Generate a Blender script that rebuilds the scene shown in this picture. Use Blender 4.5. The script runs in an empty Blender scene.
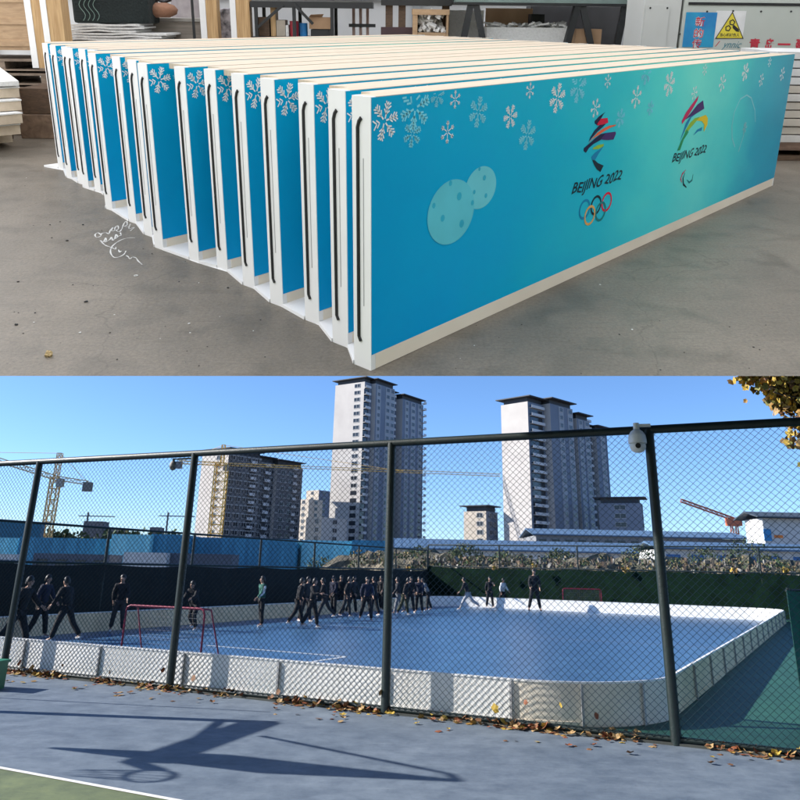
import bpy, bmesh, math, random
from mathutils import Vector, Matrix, noise
R = math.radians
random.seed(7)
sc = bpy.context.scene
C = sc.collection

# ------------------------------------------------------------------ camera
PIT, ROL, EYE = 0.354, 0.022, 1.85
FPX, CX, CY = 780.0, 400.0, 280.0
cp, sp, cr, sr = math.cos(PIT), math.sin(PIT), math.cos(ROL), math.sin(ROL)
RC = Matrix(((cr, -sr, 0), (sr, cr, 0), (0, 0, 1))) @ Matrix(((1, 0, 0), (0, sp, -cp), (0, cp, sp)))
cam = bpy.data.cameras.new('camera'); camo = bpy.data.objects.new('camera', cam); C.objects.link(camo)
rt, dn, fw = RC[0], RC[1], RC[2]
mw = Matrix(((rt[0], -dn[0], -fw[0]), (rt[1], -dn[1], -fw[1]), (rt[2], -dn[2], -fw[2]))).to_4x4()
mw.translation = (0, 0, EYE)
camo.matrix_world = mw
cam.sensor_width = 36; cam.lens = 36 * FPX / 800; cam.shift_y = -(400 - CY) / 800
cam.clip_start = 0.05; cam.clip_end = 5000
sc.camera = camo

# ------------------------------------------------------------------ sky and sun
SUN_EL = R(30)
trav = Vector((0.996 * math.cos(SUN_EL), -0.087 * math.cos(SUN_EL), -math.sin(SUN_EL)))
w = bpy.data.worlds.new("World"); sc.world = w; w.use_nodes = True
nt = w.node_tree
sky = nt.nodes.new('ShaderNodeTexSky'); sky.sky_type = 'NISHITA'; sky.sun_disc = False
sky.sun_elevation = SUN_EL; sky.sun_rotation = math.atan2(-trav.x, -trav.y)
sky.air_density = 0.75; sky.dust_density = 0.2; sky.ozone_density = 7.0; sky.altitude = 100
bg = nt.nodes['Background']; bg.inputs[1].default_value = 0.122
nt.links.new(sky.outputs[0], bg.inputs[0])
sl = bpy.data.lights.new('sun', 'SUN'); sl.energy = 5.0; sl.angle = R(0.5); sl.color = (1.0, 0.95, 0.87)
so = bpy.data.objects.new('sun', sl); C.objects.link(so)
so.rotation_euler = trav.to_track_quat('-Z', 'Y').to_euler(); so.location = (-20, 0, 30)
vs = sc.view_settings
vs.view_transform = 'Standard'; vs.look = 'None'; vs.gamma = 1; vs.use_curve_mapping = False
vs.exposure = 0.85

# ------------------------------------------------------------------ pixel rays (authoring aid: turns a measured point into a place)
def ray(u, v):
    return RC.transposed() @ Vector(((u - CX) / FPX, (v - CY) / FPX, 1))
def gnd(u, v, z=0.0):
    d = ray(u, v); t = (z - EYE) / d.z
    return Vector((d.x * t, d.y * t, z))
def at(u, v, Y):
    d = ray(u, v); t = Y / d.y
    return Vector((d.x * t, Y, EYE + d.z * t))
# rink / fence frame: u along the fence to the right, v away from the camera
FA = R(-26.4)
FU = Vector((math.cos(FA), math.sin(FA), 0)); FV = Vector((-math.sin(FA), math.cos(FA), 0))
def F(u, v, z=0.0): return FU * u + FV * v + Vector((0, 0, z))
def uv_of(p): return p.dot(FU), p.dot(FV)
# workshop frame: X along the boards, Y across the stack, Z up (a hall pitched up above the court)
def axis_angle(v):
    v = Vector(v); return Matrix.Rotation(v.length, 3, v.normalized())
RW = axis_angle((1.779, -0.789, 0.577)); TW = Vector((-0.13, 0.407, 3.492))
WM = (RC.transposed() @ RW).to_4x4(); WM.translation = RC.transposed() @ TW + Vector((0, 0, EYE))
CAMW = -(RW.transposed() @ TW)
def wplane(u, v, n, k):
    d = RW.transposed() @ Vector(((u - CX) / FPX, (v - CY) / FPX, 1))
    t = (k - CAMW.dot(n)) / d.dot(n)
    return CAMW + d * t
def face(u, v):                      # point on the front face of the nearest board
    p = wplane(u, v, Vector((0, 1, 0)), 0.0); return p.x, p.z
def wfloor(u, v, z=0.0): return wplane(u, v, Vector((0, 0, 1)), z)
# room frame: a to the right, b away, same floor
aa = Vector((0.665, -0.747, 0)).normalized(); ba = Vector((0.747, 0.665, 0)).normalized()
AB2W = Matrix(((aa.x, ba.x, 0, CAMW.x), (aa.y, ba.y, 0, CAMW.y), (0, 0, 1, 0), (0, 0, 0, 1)))
AB = WM @ AB2W
def bgp(u, v, b):                    # (a, z) where the ray meets the plane at distance b
    p = wplane(u, v, ba, b + CAMW.dot(ba)); q = p - Vector((CAMW.x, CAMW.y, 0))
    return q.dot(aa), p.z
def abfloor(u, v):
    p = wfloor(u, v) - Vector((CAMW.x, CAMW.y, 0)); return p.dot(aa), p.dot(ba)

# ------------------------------------------------------------------ materials
MATS = {}
def mat(name, col, rough=0.6, col2=None, scale=4.0, detail=4.0, bump=0.0, bscale=None, metal=0.0, fac=(0.35, 0.65), stretch=None, spec=0.5, trans=0):
    if name in MATS: return MATS[name]
    m = bpy.data.materials.new(name); m.use_nodes = True; n = m.node_tree.nodes; l = m.node_tree.links
    b = n['Principled BSDF']
    b.inputs['Base Color'].default_value = (*col, 1); b.inputs['Roughness'].default_value = rough
    b.inputs['Metallic'].default_value = metal; b.inputs['Specular IOR Level'].default_value = spec
    tc = n.new('ShaderNodeTexCoord'); mp = n.new('ShaderNodeMapping'); l.new(tc.outputs['Object'], mp.inputs[0])
    if stretch: mp.inputs['Scale'].default_value = stretch
    if col2 is None: col2 = tuple(c * 0.8 for c in col)
    nz = n.new('ShaderNodeTexNoise'); nz.inputs['Scale'].default_value = scale; nz.inputs['Detail'].default_value = detail
    l.new(mp.outputs[0], nz.inputs['Vector'])
    rp = n.new('ShaderNodeValToRGB'); rp.color_ramp.elements[0].position = fac[0]; rp.color_ramp.elements[1].position = fac[1]
    rp.color_ramp.elements[0].color = (*col2, 1); rp.color_ramp.elements[1].color = (*col, 1)
    l.new(nz.outputs['Fac'], rp.inputs[0]); l.new(rp.outputs[0], b.inputs['Base Color'])
    if bump:
        n2 = n.new('ShaderNodeTexNoise'); n2.inputs['Scale'].default_value = bscale or scale * 6; n2.inputs['Detail'].default_value = 3
        l.new(mp.outputs[0], n2.inputs['Vector'])
        bp = n.new('ShaderNodeBump'); bp.inputs['Strength'].default_value = bump; bp.inputs['Distance'].default_value = 0.02
        l.new(n2.outputs['Fac'], bp.inputs['Height']); l.new(bp.outputs[0], b.inputs['Normal'])
    MATS[name] = m; return m
def nodes_of(m): return m.node_tree.nodes, m.node_tree.links, m.node_tree.nodes['Principled BSDF']

def concrete_floor():
    m = mat('workshop_concrete', (0.20, 0.172, 0.137), 0.40, (0.115, 0.102, 0.083), scale=0.9, detail=9, bump=0.12, bscale=30, fac=(0.3, 0.7))
    n, l, b = nodes_of(m)
    src = b.inputs['Base Color'].links[0].from_socket
    tc = n.new('ShaderNodeTexCoord')
    # darker scuffs and oil stains
    n1 = n.new('ShaderNodeTexNoise'); n1.inputs['Scale'].default_value = 3.4; n1.inputs['Detail'].default_value = 10; n1.inputs['Distortion'].default_value = 0.3
    l.new(tc.outputs['Object'], n1.inputs['Vector'])
    r1 = n.new('ShaderNodeValToRGB'); r1.color_ramp.elements[0].position = 0.30; r1.color_ramp.elements[0].color = (0.5, 0.5, 0.48, 1)
    r1.color_ramp.elements[1].position = 0.50; r1.color_ramp.elements[1].color = (1, 1, 1, 1)
    l.new(n1.outputs['Fac'], r1.inputs[0])
    mx = n.new('ShaderNodeMixRGB'); mx.blend_type = 'MULTIPLY'; mx.inputs[0].default_value = 0.65
    l.new(src, mx.inputs[1]); l.new(r1.outputs[0], mx.inputs[2])
    # fine specks
    n2 = n.new('ShaderNodeTexVoronoi'); n2.inputs['Scale'].default_value = 9; l.new(tc.outputs['Object'], n2.inputs['Vector'])
    r2 = n.new('ShaderNodeValToRGB'); r2.color_ramp.elements[0].position = 0.035; r2.color_ramp.elements[0].color = (0.45, 0.43, 0.4, 1)
    r2.color_ramp.elements[1].position = 0.07; r2.color_ramp.elements[1].color = (1, 1, 1, 1)
    l.new(n2.outputs['Distance'], r2.inputs[0])
    m2 = n.new('ShaderNodeMixRGB'); m2.blend_type = 'MULTIPLY'; m2.inputs[0].default_value = 0.7
    l.new(mx.outputs[0], m2.inputs[1]); l.new(r2.outputs[0], m2.inputs[2])
    # hairline cracks
    v = n.new('ShaderNodeTexVoronoi'); v.feature = 'DISTANCE_TO_EDGE'; v.inputs['Scale'].default_value = 0.55
    nd = n.new('ShaderNodeTexNoise'); nd.inputs['Scale'].default_value = 3; nd.inputs['Detail'].default_value = 6
    l.new(tc.outputs['Object'], nd.inputs['Vector'])
    ad = n.new('ShaderNodeMixRGB'); ad.blend_type = 'ADD'; ad.inputs[0].default_value = 0.35
    l.new(tc.outputs['Object'], ad.inputs[1]); l.new(nd.outputs['Color'], ad.inputs[2]); l.new(ad.outputs[0], v.inputs['Vector'])
    r3 = n.new('ShaderNodeValToRGB'); r3.color_ramp.elements[0].position = 0.0; r3.color_ramp.elements[0].color = (0.4, 0.38, 0.35, 1)
    r3.color_ramp.elements[1].position = 0.0022; r3.color_ramp.elements[1].color = (1, 1, 1, 1)
    l.new(v.outputs['Distance'], r3.inputs[0])
    m3 = n.new('ShaderNodeMixRGB'); m3.blend_type = 'MULTIPLY'; m3.inputs[0].default_value = 0.45
    l.new(m2.outputs[0], m3.inputs[1]); l.new(r3.outputs[0], m3.inputs[2])
    # sand grain and drag scratches
    g1 = n.new('ShaderNodeTexNoise'); g1.inputs['Scale'].default_value = 55; g1.inputs['Detail'].default_value = 6; g1.inputs['Roughness'].default_value = 0.8; l.new(tc.outputs['Object'], g1.inputs['Vector'])
    g2 = n.new('ShaderNodeValToRGB'); g2.color_ramp.elements[0].position = 0.34; g2.color_ramp.elements[0].color = (0.62, 0.62, 0.62, 1); g2.color_ramp.elements[1].position = 0.64; g2.color_ramp.elements[1].color = (1.3, 1.29, 1.26, 1); l.new(g1.outputs['Fac'], g2.inputs[0])
    gm = n.new('ShaderNodeMixRGB'); gm.blend_type = 'MULTIPLY'; gm.inputs[0].default_value = 0.8; l.new(m3.outputs[0], gm.inputs[1]); l.new(g2.outputs[0], gm.inputs[2])
    gp = n.new('ShaderNodeMapping'); gp.inputs['Scale'].default_value = (1.2, 16, 1); gp.inputs['Rotation'].default_value = (0, 0, 0.5); l.new(tc.outputs['Object'], gp.inputs[0])
    g3 = n.new('ShaderNodeTexNoise'); g3.inputs['Scale'].default_value = 2.5; g3.inputs['Detail'].default_value = 7; l.new(gp.outputs[0], g3.inputs['Vector'])
    g4 = n.new('ShaderNodeValToRGB'); g4.color_ramp.elements[0].position = 0.30; g4.color_ramp.elements[0].color = (0.8, 0.79, 0.77, 1); g4.color_ramp.elements[1].position = 0.42; g4.color_ramp.elements[1].color = (1, 1, 1, 1); l.new(g3.outputs['Fac'], g4.inputs[0])
    gn_ = n.new('ShaderNodeMixRGB'); gn_.blend_type = 'MULTIPLY'; gn_.inputs[0].default_value = 0.8; l.new(gm.outputs[0], gn_.inputs[1]); l.new(g4.outputs[0], gn_.inputs[2])
    l.new(gn_.outputs[0], b.inputs['Base Color'])
    rr = n.new('ShaderNodeMapRange'); rr.inputs['To Min'].default_value = 0.36; rr.inputs['To Max'].default_value = 0.62
    l.new(n1.outputs['Fac'], rr.inputs['Value']); l.new(rr.outputs[0], b.inputs['Roughness'])
    return m
def court_mat(name, c1, c2, rough=0.6):
    m = mat(name, c1, rough, c2, scale=0.8, detail=9, bump=0.25, bscale=180, fac=(0.32, 0.68))
    n, l, b = nodes_of(m); src = b.inputs['Base Color'].links[0].from_socket
    tc = n.new('ShaderNodeTexCoord'); n1 = n.new('ShaderNodeTexNoise'); n1.inputs['Scale'].default_value = 2.6; n1.inputs['Detail'].default_value = 12; n1.inputs['Roughness'].default_value = 0.75
    l.new(tc.outputs['Object'], n1.inputs['Vector'])
    r1 = n.new('ShaderNodeValToRGB'); r1.color_ramp.elements[0].position = 0.36; r1.color_ramp.elements[0].color = (0.66, 0.68, 0.70, 1)
    r1.color_ramp.elements[1].position = 0.62; r1.color_ramp.elements[1].color = (1.22, 1.18, 1.12, 1)
    l.new(n1.outputs['Fac'], r1.inputs[0])
    mx = n.new('ShaderNodeMixRGB'); mx.blend_type = 'MULTIPLY'; mx.inputs[0].default_value = 1
    l.new(src, mx.inputs[1]); l.new(r1.outputs[0], mx.inputs[2])
    # scuffs: long thin worn streaks and small dark scratches
    mp = n.new('ShaderNodeMapping'); mp.inputs['Scale'].default_value = (0.9, 7, 1); mp.inputs['Rotation'].default_value = (0, 0, 0.6); l.new(tc.outputs['Object'], mp.inputs[0])
    n3 = n.new('ShaderNodeTexNoise'); n3.inputs['Scale'].default_value = 2.2; n3.inputs['Detail'].default_value = 8; l.new(mp.outputs[0], n3.inputs['Vector'])
    r3 = n.new('ShaderNodeValToRGB'); r3.color_ramp.elements[0].position = 0.60; r3.color_ramp.elements[0].color = (1, 1, 1, 1); r3.color_ramp.elements[1].position = 0.72; r3.color_ramp.elements[1].color = (1.25, 1.22, 1.15, 1)
    l.new(n3.outputs['Fac'], r3.inputs[0])
    n4 = n.new('ShaderNodeTexVoronoi'); n4.inputs['Scale'].default_value = 5; l.new(tc.outputs['Object'], n4.inputs['Vector'])
    r4 = n.new('ShaderNodeValToRGB'); r4.color_ramp.elements[0].position = 0.03; r4.color_ramp.elements[0].color = (0.5, 0.5, 0.5, 1); r4.color_ramp.elements[1].position = 0.07; r4.color_ramp.elements[1].color = (1, 1, 1, 1); l.new(n4.outputs['Distance'], r4.inputs[0])
    m2 = n.new('ShaderNodeMixRGB'); m2.blend_type = 'MULTIPLY'; m2.inputs[0].default_value = 1; l.new(mx.outputs[0], m2.inputs[1]); l.new(r3.outputs[0], m2.inputs[2])
    m4 = n.new('ShaderNodeMixRGB'); m4.blend_type = 'MULTIPLY'; m4.inputs[0].default_value = 0.6; l.new(m2.outputs[0], m4.inputs[1]); l.new(r4.outputs[0], m4.inputs[2])
    l.new(m4.outputs[0], b.inputs['Base Color'])
    return m
def wood(name, c1, c2, sc_=(1, 1, 1), rough=0.6, wsc=6.0, dist=3.0, axis='X'):
    if name in MATS: return MATS[name]
    m = bpy.data.materials.new(name); m.use_nodes = True; n = m.node_tree.nodes; l = m.node_tree.links; b = n['Principled BSDF']
    b.inputs['Roughness'].default_value = rough
    tc = n.new('ShaderNodeTexCoord'); mp = n.new('ShaderNodeMapping'); mp.inputs['Scale'].default_value = sc_
    l.new(tc.outputs['Object'], mp.inputs[0])
    nz = n.new('ShaderNodeTexNoise'); nz.inputs['Scale'].default_value = wsc; nz.inputs['Detail'].default_value = 8; nz.inputs['Distortion'].default_value = dist * 0.2
    l.new(mp.outputs[0], nz.inputs['Vector'])
    rp = n.new('ShaderNodeValToRGB'); rp.color_ramp.elements[0].position = 0.3; rp.color_ramp.elements[1].position = 0.7
    rp.color_ramp.elements[0].color = (*c2, 1); rp.color_ramp.elements[1].color = (*c1, 1)
    l.new(nz.outputs['Fac'], rp.inputs[0]); l.new(rp.outputs[0], b.inputs['Base Color'])
    MATS[name] = m; return m
def print_mat():
    m = bpy.data.materials.new('ice_blue_print'); m.use_nodes = True; n = m.node_tree.nodes; l = m.node_tree.links; b = n['Principled BSDF']
    b.inputs['Roughness'].default_value = 0.32; b.inputs['Specular IOR Level'].default_value = 0.12
    tc = n.new('ShaderNodeTexCoord'); sp_ = n.new('ShaderNodeSeparateXYZ'); l.new(tc.outputs['Object'], sp_.inputs[0])
    nz = n.new('ShaderNodeTexNoise'); nz.inputs['Scale'].default_value = 1.3; nz.inputs['Detail'].default_value = 6
    mp = n.new('ShaderNodeMapping'); mp.inputs['Scale'].default_value = (1, 1, 1.5); l.new(tc.outputs['Object'], mp.inputs[0]); l.new(mp.outputs[0], nz.inputs['Vector'])
    def mth(op, a, c):
        x = n.new('ShaderNodeMath'); x.operation = op
        for i, q in enumerate((a, c)):
            if isinstance(q, (int, float)): x.inputs[i].default_value = q
            else: l.new(q, x.inputs[i])
        return x.outputs[0]
    wob = mth('MULTIPLY', mth('SUBTRACT', nz.outputs['Fac'], 0.5), 1.3)
    xx = mth('DIVIDE', mth('ADD', sp_.outputs['X'], wob), 5.5)
    rp = n.new('ShaderNodeValToRGB'); e = rp.color_ramp.elements
    e[0].position = 0.0; e[0].color = (0.0, 0.36, 0.72, 1)
    e[1].position = 1.0; e[1].color = (0.005, 0.32, 0.50, 1)
    for p, c in ((0.10, (0.0, 0.40, 0.75)), (0.24, (0.0, 0.46, 0.72)), (0.38, (0.015, 0.56, 0.70)), (0.52, (0.07, 0.72, 0.74)), (0.63, (0.14, 0.78, 0.74)), (0.74, (0.05, 0.64, 0.68)), (0.87, (0.005, 0.40, 0.58))):
        x = e.new(p); x.color = (*c, 1)
    l.new(xx, rp.inputs[0])
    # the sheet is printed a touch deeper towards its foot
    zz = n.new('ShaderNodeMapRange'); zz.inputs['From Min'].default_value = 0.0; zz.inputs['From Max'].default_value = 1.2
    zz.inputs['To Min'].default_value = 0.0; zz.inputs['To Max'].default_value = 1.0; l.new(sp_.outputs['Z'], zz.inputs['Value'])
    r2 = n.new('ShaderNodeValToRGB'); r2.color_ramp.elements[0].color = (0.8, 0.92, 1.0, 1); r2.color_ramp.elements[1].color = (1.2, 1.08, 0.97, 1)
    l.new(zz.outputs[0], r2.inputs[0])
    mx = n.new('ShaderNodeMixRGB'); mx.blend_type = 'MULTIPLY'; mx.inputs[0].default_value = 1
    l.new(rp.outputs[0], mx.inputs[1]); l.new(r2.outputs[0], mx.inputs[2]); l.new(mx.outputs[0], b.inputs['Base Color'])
    return m
def translucent(name, col):
    m = bpy.data.materials.new(name); m.use_nodes = True; n = m.node_tree.nodes; l = m.node_tree.links
    n.remove(n['Principled BSDF']); t = n.new('ShaderNodeBsdfTranslucent'); t.inputs[0].default_value = (*col, 1)
    l.new(t.outputs[0], n['Material Output'].inputs[0]); MATS[name] = m; return m

M_print = print_mat()
M_pvc = mat('white_pvc', (0.86, 0.86, 0.86), 0.45, (0.82, 0.82, 0.82), scale=3)
M_cream = wood('cream_board_edge', (0.66, 0.555, 0.43), (0.57, 0.465, 0.345), (0.25, 22, 22), 0.6, wsc=3)
M_creamlift = mat('brightened_cream_skirting', (0.86, 0.79, 0.67), 0.5, (0.80, 0.72, 0.60), scale=2)  # board-edge cream made brighter, to lift a face that gets little light
M_black = mat('black_rubber', (0.012, 0.012, 0.014), 0.5)
M_plast_grey = mat('grey_plastic', (0.45, 0.45, 0.46), 0.5)

# ------------------------------------------------------------------ mesh helpers
class MB:
    def __init__(s): s.v = []; s.f = []; s.m = []; s.mi = 0; s.T = None; s.smooth = False
    def add(s, vs_, fs_):
        o = len(s.v)
        for p in vs_:
            p = Vector(p); s.v.append(s.T @ p if s.T else p)
        for f in fs_: s.f.append([i + o for i in f]); s.m.append(s.mi)
        return s
    def box(s, a, b):
        (x0, y0, z0), (x1, y1, z1) = a, b
        s.add([(x0, y0, z0), (x1, y0, z0), (x1, y1, z0), (x0, y1, z0), (x0, y0, z1), (x1, y0, z1), (x1, y1, z1), (x0, y1, z1)],
              [(0, 3, 2, 1), (4, 5, 6, 7), (0, 1, 5, 4), (1, 2, 6, 5), (2, 3, 7, 6), (3, 0, 4, 7)]); return s
    def tube(s, pts, r, n=8, cap=True, r2=None):
        pts = [Vector(p) for p in pts]; rings = []
        up = Vector((0, 0, 1))
        for i, p in enumerate(pts):
            d = (pts[min(i + 1, len(pts) - 1)] - pts[max(i - 1, 0)])
            d = d.normalized() if d.length > 1e-9 else Vector((0, 0, 1))
            if i == 0:
                x = d.cross(up) if abs(d.dot(up)) < 0.95 else d.cross(Vector((1, 0, 0)))
            else:
                x = x - d * x.dot(d)
            x.normalize(); y = d.cross(x)
            rr = r if r2 is None else r + (r2 - r) * i / (len(pts) - 1)
            rings.append([p + (x * math.cos(2 * math.pi * k / n) + y * math.sin(2 * math.pi * k / n)) * rr for k in range(n)])
        vs_ = [q for g in rings for q in g]; fs_ = []
        for i in range(len(pts) - 1):
            for k in range(n):
                k2 = (k + 1) % n; fs_.append((i * n + k, i * n + k2, (i + 1) * n + k2, (i + 1) * n + k))
        if cap: fs_.append(tuple(range(n - 1, -1, -1))); fs_.append(tuple((len(pts) - 1) * n + k for k in range(n)))
        s.add(vs_, fs_); return s
    def bar(s, p, q, w_, h_=None, up=(0, 0, 1)):
        p, q = Vector(p), Vector(q); h_ = h_ or w_; d = (q - p).normalized(); up = Vector(up)
        if abs(d.dot(up)) > 0.98: up = Vector((1, 0, 0))
        x = d.cross(up).normalized() * w_ / 2; y = x.cross(d).normalized() * h_ / 2
        vs_ = [p - x - y, p + x - y, p + x + y, p - x + y, q - x - y, q + x - y, q + x + y, q - x + y]
        s.add(vs_, [(0, 1, 2, 3), (7, 6, 5, 4), (0, 4, 5, 1), (1, 5, 6, 2), (2, 6, 7, 3), (3, 7, 4, 0)]); return s
    def prism(s, poly, z0, z1, ax='z'):
        n = len(poly)
        def P(a, b, c): return (a, b, c) if ax == 'z' else ((a, c, b) if ax == 'y' else (c, a, b))
        vs_ = [P(x, y, z0) for x, y in poly] + [P(x, y, z1) for x, y in poly]
        fs_ = [tuple(range(n - 1, -1, -1)), tuple(range(n, 2 * n))] + [(i, (i + 1) % n, n + (i + 1) % n, n + i) for i in range(n)]
        s.add(vs_, fs_); return s
    def lathe(s, prof, n=20, c=(0, 0, 0)):
        vs_ = [(c[0] + r * math.cos(2 * math.pi * k / n), c[1] + r * math.sin(2 * math.pi * k / n), c[2] + z) for r, z in prof for k in range(n)]
        fs_ = [(i * n + k, i * n + (k + 1) % n, (i + 1) * n + (k + 1) % n, (i + 1) * n + k) for i in range(len(prof) - 1) for k in range(n)]
        fs_ += [tuple(range(n - 1, -1, -1)), tuple((len(prof) - 1) * n + k for k in range(n))]
        s.add(vs_, fs_); return s
    def mesh(s, name, mats, bevel=0, smooth=False):
        me = bpy.data.meshes.new(name); me.from_pydata([tuple(p) for p in s.v], [], s.f)
        mats = mats if isinstance(mats, (list, tuple)) else [mats]
        for m_ in mats: me.materials.append(m_)
        me.polygons.foreach_set('material_index', s.m)
        bm = bmesh.new(); bm.from_mesh(me)
        bmesh.ops.recalc_face_normals(bm, faces=bm.faces)
        if bevel: bmesh.ops.bevel(bm, geom=bm.edges[:] , offset=bevel, segments=2, affect='EDGES', profile=0.6, clamp_overlap=True)
        bm.to_mesh(me); bm.free()
        if smooth: me.polygons.foreach_set('use_smooth', [True] * len(me.polygons))
        me.update(); return me
    def build(s, name, mats, parent=None, bevel=0, smooth=False, M=None):
        o = bpy.data.objects.new(name, s.mesh(name, mats, bevel, smooth)); C.objects.link(o)
        if parent is not None: o.parent = parent
        elif M is not None: o.matrix_world = M
        return o
def tag(o, label=None, cat=None, group=None, kind=None):
    if label: o['label'] = label
    if cat: o['category'] = cat
    if group: o['group'] = group
    if kind: o['kind'] = kind
    return o
def thing(name, label, cat, M, group=None):
    o = bpy.data.objects.new(name, None); C.objects.link(o); o.empty_display_size = 0.1
    o.matrix_world = M if isinstance(M, Matrix) else Matrix.Translation(Vector(M))
    return tag(o, label, cat, group)
def T(x, y, z=0): return Matrix.Translation((x, y, z))
def RZ(a): return Matrix.Rotation(a, 4, 'Z')
def copy_tree(o, parent=None):
    kids = list(o.children); c = o.copy(); C.objects.link(c)
    if parent is not None: c.parent = parent
    for k in kids: copy_tree(k, c)
    return c
ORD = ['', 'first', 'second', 'third', 'fourth', 'fifth', 'sixth', 'seventh', 'eighth', 'ninth', 'tenth', 'eleventh', 'twelfth', 'thirteenth', 'fourteenth', 'fifteenth', 'sixteenth', 'seventeenth', 'eighteenth', 'nineteenth', 'twentieth']
dg = bpy.context.evaluated_depsgraph_get
def text_mesh(s, shear=0, bold=0.0, space=1.0):
    cu = bpy.data.curves.new('txt', 'FONT'); cu.body = s; cu.shear = shear; cu.offset = bold; cu.space_character = space; cu.size = 1; cu.resolution_u = 3
    o = bpy.data.objects.new('txt', cu); C.objects.link(o); bpy.context.view_layer.update()
    me = bpy.data.meshes.new_from_object(o.evaluated_get(dg())); bpy.data.objects.remove(o)
    vs_ = [v.co.copy() for v in me.vertices]; fs_ = [tuple(p.vertices) for p in me.polygons]
    bpy.data.meshes.remove(me)
    x0 = min(v.x for v in vs_); x1 = max(v.x for v in vs_); y0 = min(v.y for v in vs_); y1 = max(v.y for v in vs_)
    return [((v.x - x0) / (x1 - x0), (v.y - y0) / (y1 - y0)) for v in vs_], fs_
def put_text(mb, s, x0, x1, z0, z1, y, **k):     # on an XZ plane facing -Y
    vs_, fs_ = text_mesh(s, **k)
    mb.add([(x0 + a * (x1 - x0), y, z0 + b * (z1 - z0)) for a, b in vs_], fs_)

exec_parts = []
# ================================================================== THE GROUND
def sheet(name, pts, z, m, kind='structure', holes=None):
    mb = MB(); mb.add([(p[0], p[1], z) for p in pts], [tuple(range(len(pts)))]); o = mb.build(name, m); tag(o, kind=kind); return o
M_earth = mat('dry_earth', (0.20, 0.17, 0.13), 0.9, (0.13, 0.115, 0.09), scale=0.05, detail=8, bump=0.4, bscale=3)
sheet('ground', [(-2500, -300), (2500, -300), (2500, 4000), (-2500, 4000)], -0.012, M_earth)
M_bluecourt = court_mat('blue_grey_acrylic', (0.148, 0.188, 0.245), (0.112, 0.148, 0.20))
M_greencourt = court_mat('pale_green_acrylic', (0.145, 0.18, 0.085), (0.12, 0.15, 0.07))
M_darkgreen = court_mat('green_acrylic', (0.022, 0.105, 0.075), (0.015, 0.085, 0.06))
M_line = mat('white_line_paint', (0.78, 0.78, 0.76), 0.6, (0.66, 0.66, 0.65), scale=20)
def quad_uv(u0, v0, u1, v1): return [F(u0, v0), F(u1, v0), F(u1, v1), F(u0, v1)]
sheet('court', quad_uv(-30, 6.05, 25, 10.72), 0.0, M_bluecourt)
sheet('court_green', quad_uv(-30, -12, 25, 6.0), 0.0, M_greencourt)
sheet('court_line', quad_uv(-30, 5.995, 25, 6.055), 0.004, M_line)
sheet('outfield', quad_uv(-30, 10.72, 25, 60), 0.0, M_darkgreen)

# ------------------------------------------------------------------ rink outline (u, v) with rounded corners
CORN = [(-18.2, 10.98), (-1.95, 10.98), (-1.0, 41.0), (-17.8, 42.0)]
RAD = 1.75
def outline():
    segs = []
    n = 4; arcs = []
    for i in range(n):
        p = Vector(CORN[i]); a = Vector(CORN[i - 1]); b = Vector(CORN[(i + 1) % n])
        d1 = (a - p).normalized(); d2 = (b - p).normalized()
        ang = math.acos(d1.dot(d2)); t = RAD / math.tan(ang / 2); c = p + (d1 + d2).normalized() * (RAD / math.sin(ang / 2))
        s_, e_ = p + d1 * t, p + d2 * t
        a0 = math.atan2((s_ - c).y, (s_ - c).x); a1 = math.atan2((e_ - c).y, (e_ - c).x)
        while a1 < a0: a1 += 2 * math.pi
        if a1 - a0 > math.pi: a1 -= 2 * math.pi
        arcs.append((s_, e_, [c + Vector((math.cos(a0 + (a1 - a0) * k / 36), math.sin(a0 + (a1 - a0) * k / 36))) * RAD for k in range(37)]))
    return arcs
ARCS = outline()
loop = [p for a in ARCS for p in a[2]]
M_rink = mat('blue_sport_tile', (0.055, 0.142, 0.275), 0.34, (0.042, 0.118, 0.235), scale=1.2, detail=8)
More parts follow.
